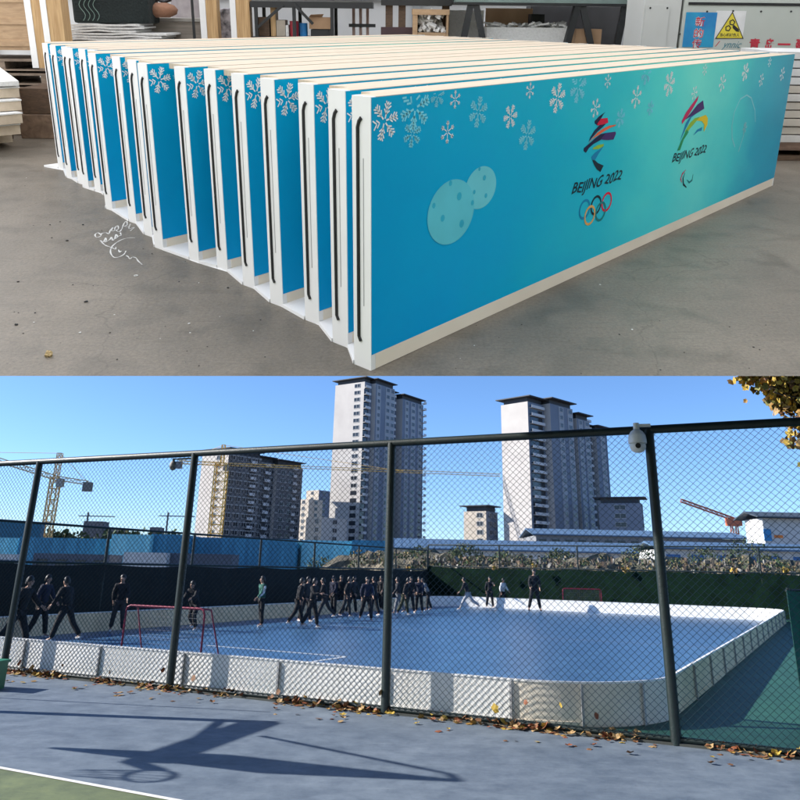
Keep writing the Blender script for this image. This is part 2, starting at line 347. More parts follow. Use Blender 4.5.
def rink_mat():
    n, l, b = nodes_of(M_rink); src = b.inputs['Base Color'].links[0].from_socket
    tc = n.new('ShaderNodeTexCoord'); mp = n.new('ShaderNodeMapping'); mp.inputs['Rotation'].default_value = (0, 0, -FA)
    l.new(tc.outputs['Object'], mp.inputs[0])
    br = n.new('ShaderNodeTexBrick'); br.offset = 0; br.inputs['Scale'].default_value = 1.0; br.inputs['Brick Width'].default_value = 0.34; br.inputs['Row Height'].default_value = 0.34
    br.inputs['Mortar Size'].default_value = 0.010; br.inputs['Color1'].default_value = (1, 1, 1, 1); br.inputs['Color2'].default_value = (0.86, 0.88, 0.92, 1); br.inputs['Mortar'].default_value = (0.5, 0.53, 0.62, 1)
    l.new(mp.outputs[0], br.inputs['Vector'])
    mx = n.new('ShaderNodeMixRGB'); mx.blend_type = 'MULTIPLY'; mx.inputs[0].default_value = 1
    l.new(src, mx.inputs[1]); l.new(br.outputs['Color'], mx.inputs[2])
    ns = n.new('ShaderNodeTexNoise'); ns.inputs['Scale'].default_value = 1.6; ns.inputs['Detail'].default_value = 11; ns.inputs['Roughness'].default_value = 0.7; l.new(tc.outputs['Object'], ns.inputs['Vector'])
    rs = n.new('ShaderNodeValToRGB'); rs.color_ramp.elements[0].position = 0.4; rs.color_ramp.elements[0].color = (0.8, 0.82, 0.85, 1); rs.color_ramp.elements[1].position = 0.66; rs.color_ramp.elements[1].color = (1.3, 1.22, 1.14, 1); l.new(ns.outputs['Fac'], rs.inputs[0])
    mz = n.new('ShaderNodeMixRGB'); mz.blend_type = 'MULTIPLY'; mz.inputs[0].default_value = 1; l.new(mx.outputs[0], mz.inputs[1]); l.new(rs.outputs[0], mz.inputs[2]); l.new(mz.outputs[0], b.inputs['Base Color'])
rink_mat()
sheet('rink_floor', [F(p.x, p.y) for p in loop], 0.012, M_rink)
def marking(pts, wd=0.05, z=0.016):
    mb = MB()
    for a, b in zip(pts, pts[1:]):
        a = Vector((a[0], a[1])); b = Vector((b[0], b[1])); d = (b - a).normalized(); nn = Vector((-d.y, d.x)) * wd / 2
        mb.add([(*(a + nn), z), (*(a - nn), z), (*(b - nn), z), (*(b + nn), z)], [(0, 1, 2, 3)])
    return mb
mk = marking([gnd(206, 646), gnd(346, 657.5), gnd(280, 667)], 0.07)
tag(mk.build('rink_marking', M_line), kind='structure')
M_fline = mat('faded_line_paint', (0.32, 0.42, 0.62), 0.6)
mk = marking([F(-17.6, 24.6), F(-1.7, 24.6)], 0.06); tag(mk.build('rink_marking', M_fline), kind='structure')
mk = marking([F(-17.6, 17.4), F(-14.5, 17.4)], 0.06); tag(mk.build('rink_marking', M_fline), kind='structure')

# ------------------------------------------------------------------ rink boards on the court
M_board = mat('white_dasher', (0.88, 0.87, 0.85), 0.4, (0.80, 0.79, 0.76), scale=2.5, detail=6)
M_boardshade = mat('shade_tinted_dasher', (0.92, 0.72, 0.45), 0.5, (0.76, 0.58, 0.35), scale=2.5, detail=6)  # white boards; warm tone of their shaded side is put into the colour
M_boardmid = mat('half_shaded_dasher', (0.84, 0.77, 0.66), 0.45, (0.74, 0.66, 0.54), scale=2.0, detail=8)  # between white and shaded tone, paints the shading round the near right corner
BH = 0.52
def board_segment(pts, label, group, m=M_board):
    o3 = F(pts[0].x, pts[0].y); t = thing('rink_board', label, 'rink board', o3, group)
    L = [F(p.x, p.y) - o3 for p in pts]; cen = F(-10, 26) - o3
    mb = MB(); cap = MB(); foot = MB()
    nrm = []
    for i in range(len(L)):
        d = (L[min(i + 1, len(L) - 1)] - L[max(i - 1, 0)]).normalized(); n_ = Vector((-d.y, d.x, 0))
        if n_.dot(cen - L[i]) < 0: n_ = -n_
        nrm.append(n_)
    def strip(mb_, z0, z1, off0, off1):
        k = len(L); vs_ = []
        for p, n_ in zip(L, nrm):
            vs_ += [p + n_ * off0 + Vector((0, 0, z0)), p + n_ * off0 + Vector((0, 0, z1)), p + n_ * off1 + Vector((0, 0, z1)), p + n_ * off1 + Vector((0, 0, z0))]
        fs_ = []
        for i in range(k - 1):
            for j in range(4): fs_.append((i * 4 + j, i * 4 + (j + 1) % 4, i * 4 + 4 + (j + 1) % 4, i * 4 + 4 + j))
        fs_ += [(0, 1, 2, 3), (k * 4 - 1, k * 4 - 2, k * 4 - 3, k * 4 - 4)]
        mb_.add(vs_, fs_)
    strip(mb, 0.0, BH - 0.022, -0.012, 0.012); mb.build('panel', m, t)
    strip(cap, BH - 0.022, BH, -0.022, 0.022); cap.build('cap_rail', M_pvc, t)
    strip(foot, 0.013, 0.06, -0.026, -0.012); foot.build('kick_strip', m, t)
    p = L[-1]; n_ = nrm[-1]; d = (L[-1] - L[-2]).normalized()
    br = MB(); br.bar(p - n_ * 0.03 + Vector((0, 0, 0.0)) - d * 0.03, p - n_ * 0.03 + Vector((0, 0, BH - 0.03)) - d * 0.03, 0.035, 0.03, up=d)
    br.build('joint_bracket', M_plast_grey, t)
    return t
def split_line(a, b, n): return [[a + (b - a) * i / n, a + (b - a) * ((i + 1) / n - 0.0005)] for i in range(n)]
sides = [('the near chain link fence', 'white', 'near side', 7, M_board), ('the right end of the rink', 'shade-tinted', 'right end', 14, M_boardshade),
         ('the far side of the rink', 'white', 'far side', 7, M_board), ('the left end of the rink', 'shade-tinted', 'left end', 14, M_boardshade)]
for i in range(4):
    nm, colr, sd, n, m = sides[i]
    s_ = ARCS[i][1]; e_ = ARCS[(i + 1) % 4][0]
    for k, pr in enumerate(split_line(s_, e_, n)):
        frm = {0: 'from the left', 1: 'from the near corner', 2: 'from the right', 3: 'from the far corner'}[i]
        mid = (pr[0] + pr[1]) / 2
        wob = [pr[0], mid, pr[1]]
        board_segment(wob, f'{colr} straight rink board along {nm}, {ORD[k+1]} {frm}', f'straight rink boards on the {sd}', m)
for i in range(4):
    cn = ['near left', 'near right', 'far right', 'far left'][i]
    pts = ARCS[i][2]
    for k in range(3):
        board_segment(pts[k * 12:k * 12 + 13], f'curved rink board, {ORD[k+1]} of three round the {cn} corner of the rink', 'curved corner boards', M_board if i != 1 else M_boardmid)

# ================================================================== FENCE in front
M_fgreen = mat('dark_green_powder_coat', (0.006, 0.017, 0.016), 0.45, (0.004, 0.011, 0.011), scale=12, bump=0.2, bscale=60)
M_wire = mat('green_pvc_wire', (0.006, 0.016, 0.014), 0.4)
def chain_mesh(L, z0, z1, pw=0.046, ph=0.042, r=0.0034, uvec=Vector((1, 0, 0)), nvec=Vector((0, 1, 0))):
    """woven diamonds: zigzag wires interlocked side by side"""
    mb = MB(); n = int(L / pw)
    rows = int((z1 - z0) / ph)
    for i in range(n + 1):
        pts = []
        for k in range(rows + 1):
            s = i * pw + (pw / 2 if ((k + i) % 2) else -pw / 2) * 1.03
            s = min(max(s, 0), L)
            pts.append(uvec * s + Vector((0, 0, z0 + k * ph)) + nvec * (0.002 if k % 2 else -0.002))
        # ribbon of triangular section
        vs_ = []; fs_ = []
        for k, p in enumerate(pts):
            for q in range(3):
                a = 2 * math.pi * q / 3 + 0.5
                vs_.append(p + uvec * (r * 1.3 * math.cos(a)) + nvec * (r * 1.3 * math.sin(a)))
        for k in range(len(pts) - 1):
            for q in range(3): fs_.append((k * 3 + q, k * 3 + (q + 1) % 3, k * 3 + 3 + (q + 1) % 3, k * 3 + 3 + q))
        mb.add(vs_, fs_)
    return mb
FH = 3.63; FS = 3.777
FO = Vector((-6.84, 15.32, 0)); fd = Vector((math.cos(-0.46), math.sin(-0.46), 0)); fn = Vector((-fd.y, fd.x, 0))
FM = Matrix.Translation(FO) @ RZ(-0.46)
fence = thing('chain_link_fence', 'tall dark green chain link fence between the blue court and the rink', 'fence', FM)
for i in range(-2, 6):
    mb = MB(); mb.tube([(i * FS, 0, 0), (i * FS, 0, FH)], 0.062, 28); mb.build('post', M_fgreen, fence, smooth=False)
mb = MB(); mb.tube([(-2 * FS, 0, FH), (5 * FS, 0, FH)], 0.054, 24); mb.build('top_rail', M_fgreen, fence)
mb = MB(); mb.tube([(-2 * FS, 0, 0.06), (5 * FS, 0, 0.06)], 0.032, 10); mb.build('bottom_rail', M_fgreen, fence)
for i in range(-1, 5):
    if i < -1: continue
    mb = chain_mesh(FS - 0.1, 0.07, FH - 0.03); o = mb.build('mesh_panel', M_wire, fence); o.location = (i * FS + 0.05, -0.03, 0)
    mb = MB(); nt_ = 9
    for k in range(1, nt_): mb.tube([(i * FS, -0.055, k * FH / nt_), (i * FS, 0.055, k * FH / nt_)], 0.006, 5)
    mb.build('mesh_tie', M_wire, fence)
# dark kerb strip under the fence
mb = MB(); mb.T = FM; mb.box((-2 * FS, -0.05, 0), (5 * FS, 0.05, 0.025)); tag(mb.build('fence_kerb', mat('dark_concrete', (0.05, 0.055, 0.05), 0.8)), kind='structure')
# ================================================================== BACK FENCES with dark windscreen
M_screen = mat('dark_green_windscreen', (0.005, 0.019, 0.010), 0.9, (0.003, 0.011, 0.006), scale=2, detail=8, bump=0.3, bscale=10, spec=0.08)
M_screenblk = mat('black_windscreen', (0.006, 0.010, 0.010), 0.85, (0.004, 0.006, 0.006), scale=2, bump=0.3, bscale=10)
def back_fence(p, q, label, m, n, H=3.45, hs=2.2, ztop2=None):
    d = q - p; L = d.length; a = math.atan2(d.y, d.x)
    t = thing('screened_fence', label, 'fence', Matrix.Translation(p) @ RZ(a))
    for i in range(n + 1):
        mb = MB(); mb.tube([(i * L / n, 0, 0), (i * L / n, 0, H)], 0.045, 8); mb.build('post', M_fgreen, t)
    for z in (H, hs + 0.02):
        mb = MB(); mb.tube([(0, 0, z), (L, 0, z)], 0.035, 8); mb.build('rail', M_fgreen, t)
    mb = MB(); k = 60; vs_ = []
    random.seed(3)
    for i in range(k + 1):
        x = L * i / k; sag = 0.05 * math.sin(i * math.pi * n / k) ** 2 + random.uniform(0, 0.02)
        bow = random.uniform(-0.03, 0.03)
        vs_ += [(x, -0.05, 0.05), (x, -0.05 + bow, 1.1), (x, -0.05, hs - sag)]
    mb.add(vs_, [(i * 3 + j, i * 3 + 3 + j, i * 3 + 4 + j, i * 3 + 1 + j) for i in range(k) for j in range(2)])
    o = mb.build('windscreen', m, t)
    mb = chain_mesh(L, hs, H, pw=0.16, ph=0.14, r=0.0032); mb.build('mesh_panel', M_wire, t)
    return t
back_fence(F(-19.6, 3.0), F(-19.4, 43.4), 'long fence with black windscreen behind the left end of the rink', M_screenblk, 10, H=2.85, hs=1.78)
back_fence(F(-19.4, 43.5), F(20, 41.6), 'long fence with green windscreen behind the far side of the rink', M_screen, 9, H=3.15, hs=1.98)

# ------------------------------------------------------------------ goals
M_redpipe = mat('red_painted_pipe', (0.26, 0.012, 0.045), 0.4)
M_net = mat('grey_net_cord', (0.35, 0.35, 0.38), 0.8)
def goal(loc, ang, wd, label):
    t = thing('goal', label, 'goal', Matrix.Translation(loc) @ RZ(ang), 'hockey goals on the rink')
    H = 1.06; D = 0.65; r = 0.019; c = 0.10
    mb = MB()
    for s in (-1, 1):
        x = s * wd / 2
        mb2 = MB(); mb2.tube([(x, 0, 0), (x, 0, H - c), (x - s * c * 0.3, 0, H - c * 0.3), (x - s * c, 0, H)], r, 10); mb2.build('post', M_redpipe, t)
        mb3 = MB(); mb3.tube([(x, 0, 0.02), (x, D, 0.02)], r * 0.8, 8); mb3.tube([(x - s * 0.05, D * 0.4, H - 0.03), (x, D, 0.02)], r * 0.7, 8); mb3.tube([(x - s * 0.1, 0, H), (x - s * 0.05, D * 0.4, H - 0.03)], r * 0.7, 8); mb3.build('side_frame', M_redpipe, t)
    mb.tube([(-wd / 2 + c, 0, H), (wd / 2 - c, 0, H)], r, 10); mb.build('crossbar', M_redpipe, t)
    mb = MB(); mb.tube([(-wd / 2, D, 0.02), (wd / 2, D, 0.02)], r * 0.8, 8); mb.tube([(-wd / 2 + 0.05, D * 0.4, H - 0.03), (wd / 2 - 0.05, D * 0.4, H - 0.03)], r * 0.7, 8); mb.build('rear_bar', M_redpipe, t)
    mb = MB(); n = 20
    for i in range(n + 1):
        x = -wd / 2 + wd * i / n
        mb.tube([(x, D * 0.4, H - 0.03), (x, D, 0.02)], 0.0018, 3)
    for j in range(1, 12):
        f = j / 12; mb.tube([(-wd / 2, D * 0.4 + D * 0.6 * f, H - 0.03 - (H - 0.05) * f), (wd / 2, D * 0.4 + D * 0.6 * f, H - 0.03 - (H - 0.05) * f)], 0.0018, 3)
    mb.build('net', M_net, t)
    return t
g1a, g1b = gnd(120, 655, 0.012), gnd(200, 672, 0.012)
gc = gnd(158, 669, 0.012)
goal(gc, R(-24), 1.85, 'red pipe goal standing nearest the camera at the left of the rink')
g2 = gnd(583, 611.5, 0.012)
goal(g2, R(-8) , 1.9, 'small red pipe goal far away by the white far boards')

# ------------------------------------------------------------------ people
SKIN = mat('skin', (0.42, 0.25, 0.18), 0.5)
SKIN_E = mat('dark_eye', (0.01, 0.008, 0.008), 0.2)
HAIR = mat('black_hair', (0.012, 0.010, 0.010), 0.5)
CL = {k: mat('cloth_' + k, c, 0.9, tuple(x * 0.7 for x in c), scale=9, bump=0.4, bscale=14) for k, c in dict(
    black=(0.014, 0.014, 0.018), navy=(0.016, 0.020, 0.045), charcoal=(0.035, 0.036, 0.042), white=(0.72, 0.73, 0.74), green=(0.03, 0.13, 0.10),
    grey=(0.22, 0.23, 0.25), blue=(0.05, 0.09, 0.36), light=(0.45, 0.46, 0.48), olive=(0.05, 0.055, 0.03), yellow=(0.55, 0.40, 0.04)).items()}
def skin_obj(name, verts, edges, radii, m, parent, sub=1):
    me = bpy.data.meshes.new(name); bm = bmesh.new(); lay = bm.verts.layers.skin.verify()
    vs_ = [bm.verts.new(v) for v in verts]
    for e in edges: bm.edges.new((vs_[e[0]], vs_[e[1]]))
    for v, r in zip(vs_, radii): v[lay].radius = r if isinstance(r, tuple) else (r, r)
    vs_[0][lay].use_root = True
    bm.to_mesh(me); bm.free()
    o = bpy.data.objects.new(name, me); C.objects.link(o)
    sk = o.modifiers.new('s', 'SKIN'); sk.use_smooth_shade = True; ss = o.modifiers.new('d', 'SUBSURF'); ss.levels = sub; ss.render_levels = sub
    bpy.context.view_layer.update()
    m2 = bpy.data.meshes.new_from_object(o.evaluated_get(dg())); bpy.data.objects.remove(o); bpy.data.meshes.remove(me)
    m2.name = name; m2.materials.clear(); m2.materials.append(m); m2.polygons.foreach_set('use_smooth', [True] * len(m2.polygons))
    o = bpy.data.objects.new(name, m2); C.objects.link(o); o.parent = parent; return o
def person(loc, face_a, H, label, top='black', legs='black', shoe='white', lean=0.1, stride=0.45, crouch=0.0, armL=0.3, armR=-0.3, elbow=0.5, hair='short', trim=None, cap=None, spread=0.1, turn=0.0):
    """faces local +y; stride = thigh swing fore/aft (rad); lean = trunk bend forward"""
    t = thing('person', label, 'person', Matrix.Translation(loc) @ RZ(face_a) @ Matrix.Scale(H / 1.75, 4), 'skaters training on the rink')
    def leg(s, sw):
        th, kn = 0.44, 0.43
        bend = crouch + max(0, -sw) * 0.7 + 0.12
        a1 = sw + crouch * 0.8; a2 = sw - bend + crouch * 0.2
        hip = Vector((s * 0.095, 0, 0)); sx = s * spread
        k = hip + Vector((sx * 0.5, math.sin(a1) * th, -math.cos(a1) * th)); an = k + Vector((sx * 0.5, math.sin(a2) * kn, -math.cos(a2) * kn))
        toe = an + Vector((s * 0.03, 0.17, -0.055 if sw >= 0 else -0.075)); heel = an + Vector((0, -0.05, -0.05))
        return hip, k, an, toe, heel
    stride *= 0.72; LL = leg(-1, stride); RL = leg(1, -stride)
    zmin = min(LL[3].z, LL[4].z, RL[3].z, RL[4].z); dz = -zmin + 0.03
    up = Vector((0, math.sin(lean), math.cos(lean)))
    pel = Vector((0, 0, dz + 0.02)); wst = pel + up * 0.16; che = wst + up * 0.22; sho = che + up * 0.14; nk = sho + up * 0.07 + Vector((0, 0.01, 0))
    hup = Vector((0, math.sin(lean * 0.4), math.cos(lean * 0.4))); jaw = nk + hup * 0.05 + Vector((0, 0.015, 0)); hd = jaw + hup * 0.075; crn = hd + hup * 0.06
    V = [pel, wst, che, sho, nk, jaw, hd, crn]; E = [(i, i + 1) for i in range(7)]; Rr = [(0.125, 0.10), (0.115, 0.085), (0.14, 0.10), (0.10, 0.075), 0.05, (0.06, 0.065), (0.075, 0.085), (0.06, 0.07)]
    V.append(hd + Vector((0, 0.098, -0.012))); E.append((6, 8)); Rr.append(0.014)                      # nose
    for s in (-1, 1): V.append(hd + Vector((s * 0.082, 0.0, -0.01))); E.append((6, len(V) - 1)); Rr.append((0.012, 0.02))   # ears
    JV, JE, JR = [pel + up * -0.03, wst, che, sho, sho + up * 0.035], [(0, 1), (1, 2), (2, 3), (3, 4)], [(0.175, 0.145), (0.165, 0.135), (0.185, 0.145), (0.125, 0.10), 0.072]
    hands = []
    for s, sw in ((-1, armL), (1, armR)):
        s0 = sho + Vector((s * 0.17, 0, -0.02)); el = s0 + Vector((s * 0.07, math.sin(sw) * 0.28, -math.cos(sw) * 0.28))
        a2 = sw + elbow; wr = el + Vector((-s * 0.02, math.sin(a2) * 0.25, -math.cos(a2) * 0.25)); dh = (wr - el).normalized(); pm = wr + dh * 0.07
        i0 = len(V); V += [s0, el, wr, pm]; E += [(3, i0), (i0, i0 + 1), (i0 + 1, i0 + 2), (i0 + 2, i0 + 3)]; Rr += [0.055, 0.04, 0.027, (0.036, 0.018)]
        fx = Vector((0, 1, 0)).cross(dh).normalized(); sdv = dh.cross(fx).normalized()
        for q, ln in enumerate((0.065, 0.075, 0.07, 0.055)):
            b0 = pm + sdv * (0.028 - 0.019 * q) + dh * 0.012; m0 = b0 + dh * ln * 0.55 + fx * (-s) * 0.008; e0 = m0 + dh * ln * 0.4 + fx * (-s) * 0.022
            j = len(V); V += [b0, m0, e0]; E += [(i0 + 3, j), (j, j + 1), (j + 1, j + 2)]; Rr += [0.009, 0.0085, 0.007]
        th0 = wr + dh * 0.03 + sdv * 0.03; th1 = th0 + dh * 0.03 + sdv * 0.025; j = len(V); V += [th0, th1, th1 + dh * 0.03]; E += [(i0 + 2, j), (j, j + 1), (j + 1, j + 2)]; Rr += [0.012, 0.010, 0.008]
        j = len(JV); JV += [s0, el, wr - dh * 0.015]; JE += [(3, j), (j, j + 1), (j + 1, j + 2)]; JR += [0.092, 0.074, 0.056]
    TV, TE, TR = [pel + up * 0.03], [], [(0.14, 0.115)]
    for s, Lg in ((-1, LL), (1, RL)):
        hip, k, an, toe, heel = [p + Vector((0, 0, dz)) for p in Lg]
        i0 = len(V); V += [hip, k, an, toe]; E += [(0, i0), (i0, i0 + 1), (i0 + 1, i0 + 2), (i0 + 2, i0 + 3)]; Rr += [0.085, 0.055, 0.038, (0.035, 0.025)]
        j = len(TV); TV += [hip + Vector((0, 0, -0.02)), k, an + (k - an).normalized() * 0.01]; TE += [(0, j), (j, j + 1), (j + 1, j + 2)]; TR += [0.118, 0.088, 0.074]
        skin_obj('shoe', [an + Vector((0, 0, -0.012)), heel, (heel + toe) / 2, toe + Vector((0, 0.015, 0.0))], [(0, 1), (1, 2), (2, 3)], [0.045, 0.04, 0.046, 0.036], CL[shoe], t)
    skin_obj('body', V, E, Rr, SKIN, t)
    skin_obj('trousers', TV, TE, TR, CL[legs], t)
    jk = skin_obj('jacket', JV, JE, JR, CL[top], t)
    if trim:
        skin_obj('sleeve_stripe', [JV[5] + Vector((-0.03, -0.03, 0)), JV[6] + Vector((-0.03, -0.03, 0)), JV[7] + Vector((-0.018, -0.02, 0.02))], [(0, 1), (1, 2)], [0.074, 0.058, 0.044], CL[trim], jk)
    hv = MB()
    n = 12; prof = []
    for i in range(7):
        th = math.pi * 0.56 * i / 6; rr = 1.0
        for k in range(n):
            ph = 2 * math.pi * k / n
            p = Vector((math.sin(th) * math.cos(ph) * (0.104 + 0.006 * math.sin(ph * 5 + i)), math.sin(th) * math.sin(ph) * 0.115 - 0.024 - (0.03 if math.sin(ph) > 0.3 else 0) * (i / 6), math.cos(th) * 0.128 - (0.05 * (i / 6) if math.sin(ph) < -0.2 else 0)))
            hv.v.append(hd + hup * 0.02 + p)
    for i in range(6):
        for k in range(n): hv.f.append([i * n + k, i * n + (k + 1) % n, i * n + n + (k + 1) % n, i * n + n + k]); hv.m.append(0)
    hv.build('cap' if cap else 'hair', CL[cap] if cap else HAIR, t, smooth=True)
    if hair == 'tail': skin_obj('ponytail', [hd + Vector((0, -0.09, 0.02)), hd + Vector((0, -0.14, -0.04)), hd + Vector((0, -0.13, -0.16))], [(0, 1), (1, 2)], [0.03, 0.032, 0.012], HAIR, t)
    ev = MB()
    for s in (-1, 1): ev.box(hd + Vector((s * 0.03 - 0.011, 0.082, 0.005)), hd + Vector((s * 0.03 + 0.011, 0.094, 0.016)))
    ev.build('eyes', SKIN_E, t)
    return t
def foot_pt(u, vfeet, vhead, H):
    """stand a person of height H on the rink so that feet fall near vfeet"""
    return gnd(u, vfeet, 0.012)
def hfit(u, vf, vh):
    p = gnd(u, vf, 0.012); d = ray(u, vh); t = p.y / d.y
    return max(1.45, min(1.86, (EYE + d.z * t) - 0.012))
PPL = [
 # u, feet, head, face angle (deg), label, kwargs
 (12, 652, 576, 260, 'person in black striding at the far left edge, half behind the leftmost fence post', dict(stride=0.5, lean=0.25, armL=0.5, armR=-0.4)),
 (37, 638, 577, 255, 'person in a dark jacket with a pale sleeve edge, walking at the far left', dict(top='navy', trim='light', stride=0.25)),
 (62, 642, 577, 70, 'person in black leaning forward in a wide stride with one white shoe, at the left', dict(stride=0.5, lean=0.25, armL=0.3, armR=-0.2)),
 (116, 632, 577, 200, 'person in charcoal trousers and white shoes standing behind the left goal corner', dict(top='black', legs='charcoal', stride=0.15, lean=0.05)),
 (193, 630, 589, 160, 'small person in black bending low beyond the near red goal', dict(stride=0.35, crouch=0.5, lean=0.5, armL=0.8, armR=0.5)),
 (260, 627, 580, 120, 'person with a white and green jacket, black trousers and white shoes, standing alone', dict(top='green', trim='white', stride=0.1, lean=0.05, hair='tail')),
 (297, 626, 580, 285, 'person in black stepping left at the front of the middle group', dict(stride=0.45, lean=0.15)),
 (311, 628, 582, 250, 'person in black with white shoes, second of the middle group, arms folded forward', dict(stride=0.35, lean=0.1, armL=0.4, armR=0.5, elbow=1.2)),
 (324, 620, 581, 95, 'person in black with grey trousers stepping right in the middle group', dict(legs='charcoal', stride=0.6, lean=0.2)),
 (340, 613, 580, 180, 'person in a black jacket with a white edge standing behind the middle group', dict(top='black', trim='light', stride=0.2)),
 (352, 614, 583, 240, 'short person in dark grey with white shoes near the middle', dict(top='charcoal', stride=0.25)),
 (366, 621, 578, 195, 'person in a black jacket with pale sleeve stripes, with white shoes, walking', dict(top='navy', trim='light', stride=0.4, lean=0.0)),
 (305, 622, 582, 230, 'person in charcoal half hidden between the two front people of the middle group', dict(top='charcoal', stride=0.2)),
 (333, 616, 581, 140, 'person in navy standing just right of the person with grey trousers', dict(top='navy', stride=0.2)),
 (346, 617, 583, 260, 'person in black with grey trousers standing behind the middle of the crowd', dict(legs='charcoal', stride=0.3, lean=0.15)),
 (374, 616, 581, 60, 'person in black with arms crossed right behind the person with pale sleeve stripes', dict(armL=0.6, armR=0.5, elbow=1.3, stride=0.15)),
 (404, 615, 583, 250, 'person in olive trousers stooping between the two people right of the third fence post', dict(legs='olive', lean=0.3, stride=0.3)),
 (419, 613, 582, 170, 'person in navy with white shoes standing left of the bending person', dict(top='navy', stride=0.25)),
 (381, 611, 579, 150, 'person in black partly hidden behind the third fence post', dict(stride=0.3)),
 (398, 614, 582, 100, 'person in dark grey with light trousers just right of the third fence post', dict(top='charcoal', legs='grey', stride=0.45)),
 (410, 613, 580, 200, 'person in black with a pale collar standing right of the third fence post', dict(trim='light', stride=0.2)),
 (428, 611, 582, 110, 'person in a black top with a light grey back, bending forward', dict(top='grey', lean=0.55, stride=0.3, armL=0.9, armR=0.7)),
 (468, 610, 576, 75, 'person leaning in a long stride with pale trousers and shoes near the far boards', dict(legs='light', stride=0.75, lean=0.35)),
 (490, 608, 578, 180, 'person in black standing before the far white boards with one arm out', dict(stride=0.12, armL=1.2, elbow=0.2)),
 (503, 608, 582, 230, 'short person in a white top and black trousers near the far white boards', dict(top='white', stride=0.5)),
 (535, 611, 570, 180, 'tall person all in black standing alone left of the far goal', dict(stride=0.08, shoe='black', armL=0.1, armR=0.1, spread=0.16)),
]
for (u, vf, vh, fa, lb, kw) in PPL:
    person(gnd(u, vf, 0.012), R(fa), hfit(u, vf, vh), lb, **kw)

# ------------------------------------------------------------------ cameras on the fence
def dome_camera(M, label, s=1.0, col=None):
    W_ = mat('white_camera_shell', (0.80, 0.80, 0.78), 0.35) if col is None else col
    t = thing('security_camera', label, 'security camera', M, 'security cameras on the fence')
    mb = MB(); mb.bar((0.16 * s, 0.0, 0.13 * s), (0, 0, 0.13 * s), 0.035 * s, 0.035 * s); mb.build('bracket', W_, t)
    mb = MB(); mb.lathe([(0.035 * s, 0.16 * s), (0.036 * s, 0.09 * s)], 16); mb.lathe([(0.03 * s, 0.09 * s), (0.07 * s, 0.06 * s), (0.095 * s, 0.02 * s), (0.103 * s, -0.03 * s), (0.104 * s, -0.075 * s), (0.09 * s, -0.078 * s)], 28); mb.build('housing', W_, t, smooth=False)
    mb = MB(); mb.lathe([(0.085 * s, -0.078 * s), (0.092 * s, -0.10 * s), (0.088 * s, -0.13 * s), (0.07 * s, -0.16 * s), (0.04 * s, -0.178 * s), (0.0 + 0.002, -0.183 * s)], 28); h = mb.build('camera_ball', W_, t, smooth=True)
    mb = MB(); mb.tube([(0, -0.078 * s, -0.112 * s), (0, -0.100 * s, -0.114 * s)], 0.03 * s, 16); mb.build('lens', M_black, h)
    return t
cpz = FO + fd * (3 * FS) + Vector((0, 0, 3.52)) - fn * 0.14 - fd * 0.13
dome_camera(Matrix.Translation(cpz) @ RZ(R(-15)), 'white dome security camera hung at the top of the fourth fence post', 1.12)
cpz = FO + fd * (1 * FS) + Vector((0, 0, 3.47)) - fd * 0.46
t = dome_camera(Matrix.Translation(cpz) @ RZ(R(-26)), 'small grey security camera on an arm from the top of the second fence post', 0.6, mat('grey_camera_shell', (0.22, 0.21, 0.19), 0.5))
mb = MB(); mb.bar((0.09, 0, 0.078), (0.44, 0, 0.078), 0.03); mb.build('arm', M_fgreen, t)

# ------------------------------------------------------------------ green bin at the left edge and cloth at the right edge
M_bin = mat('green_bin_plastic', (0.02, 0.20, 0.09), 0.45)
p = gnd(-14, 692); q = gnd(11.5, 691)
t = thing('storage_bin', 'green plastic box standing on the court at the left edge by the fence', 'box', Matrix.Translation(gnd(-33, 690)) @ RZ(R(-12)))
mb = MB(); mb.prism([(-0.40, -0.02), (0.40, -0.02), (0.36, 0.36), (-0.36, 0.36)], 0, 0.36); mb.build('body', M_bin, t)
mb = MB(); mb.prism([(-0.43, -0.05), (0.41, -0.05), (0.38, 0.39), (-0.40, 0.39)], 0.362, 0.40); mb.build('lid', M_bin, t)
M_tarp = mat('green_tarpaulin', (0.012, 0.13, 0.095), 0.7, (0.008, 0.09, 0.065), scale=3, bump=0.4, bscale=7)
pb = gnd(806, 716); ptop = 1.66
t = thing('hanging_tarpaulin', 'green tarpaulin hung on a pole at the right edge behind the fence', 'tarpaulin', Matrix.Translation(pb) @ RZ(R(20)))
mb = MB(); n = 14; vs_ = []
for i in range(n + 1):
    x = i * 0.11; 
    for j in range(7):
        z = 0.04 + (ptop - 0.04) * j / 6; vs_.append((x - 0.03 * (1 - j / 6), 0.03 * math.sin(i * 1.3 + j * 0.3), z - 0.02 * math.sin(i * 0.9) * (j == 6)))
mb.add(vs_, [(i * 7 + j, i * 7 + 7 + j, i * 7 + 8 + j, i * 7 + 1 + j) for i in range(n) for j in range(6)])
o = mb.build('cloth', M_tarp, t); so_ = o.modifiers.new('s', 'SOLIDIFY'); so_.thickness = 0.004
mb = MB(); mb.tube([(0.04, 0.05, 0), (0.04, 0.05, ptop + 0.04)], 0.025, 8); mb.tube([(1.5, 0.05, 0), (1.5, 0.05, ptop + 0.04)], 0.025, 8); mb.tube([(0, 0.05, ptop), (1.55, 0.05, ptop)], 0.02, 8); mb.build('pole', M_fgreen, t)

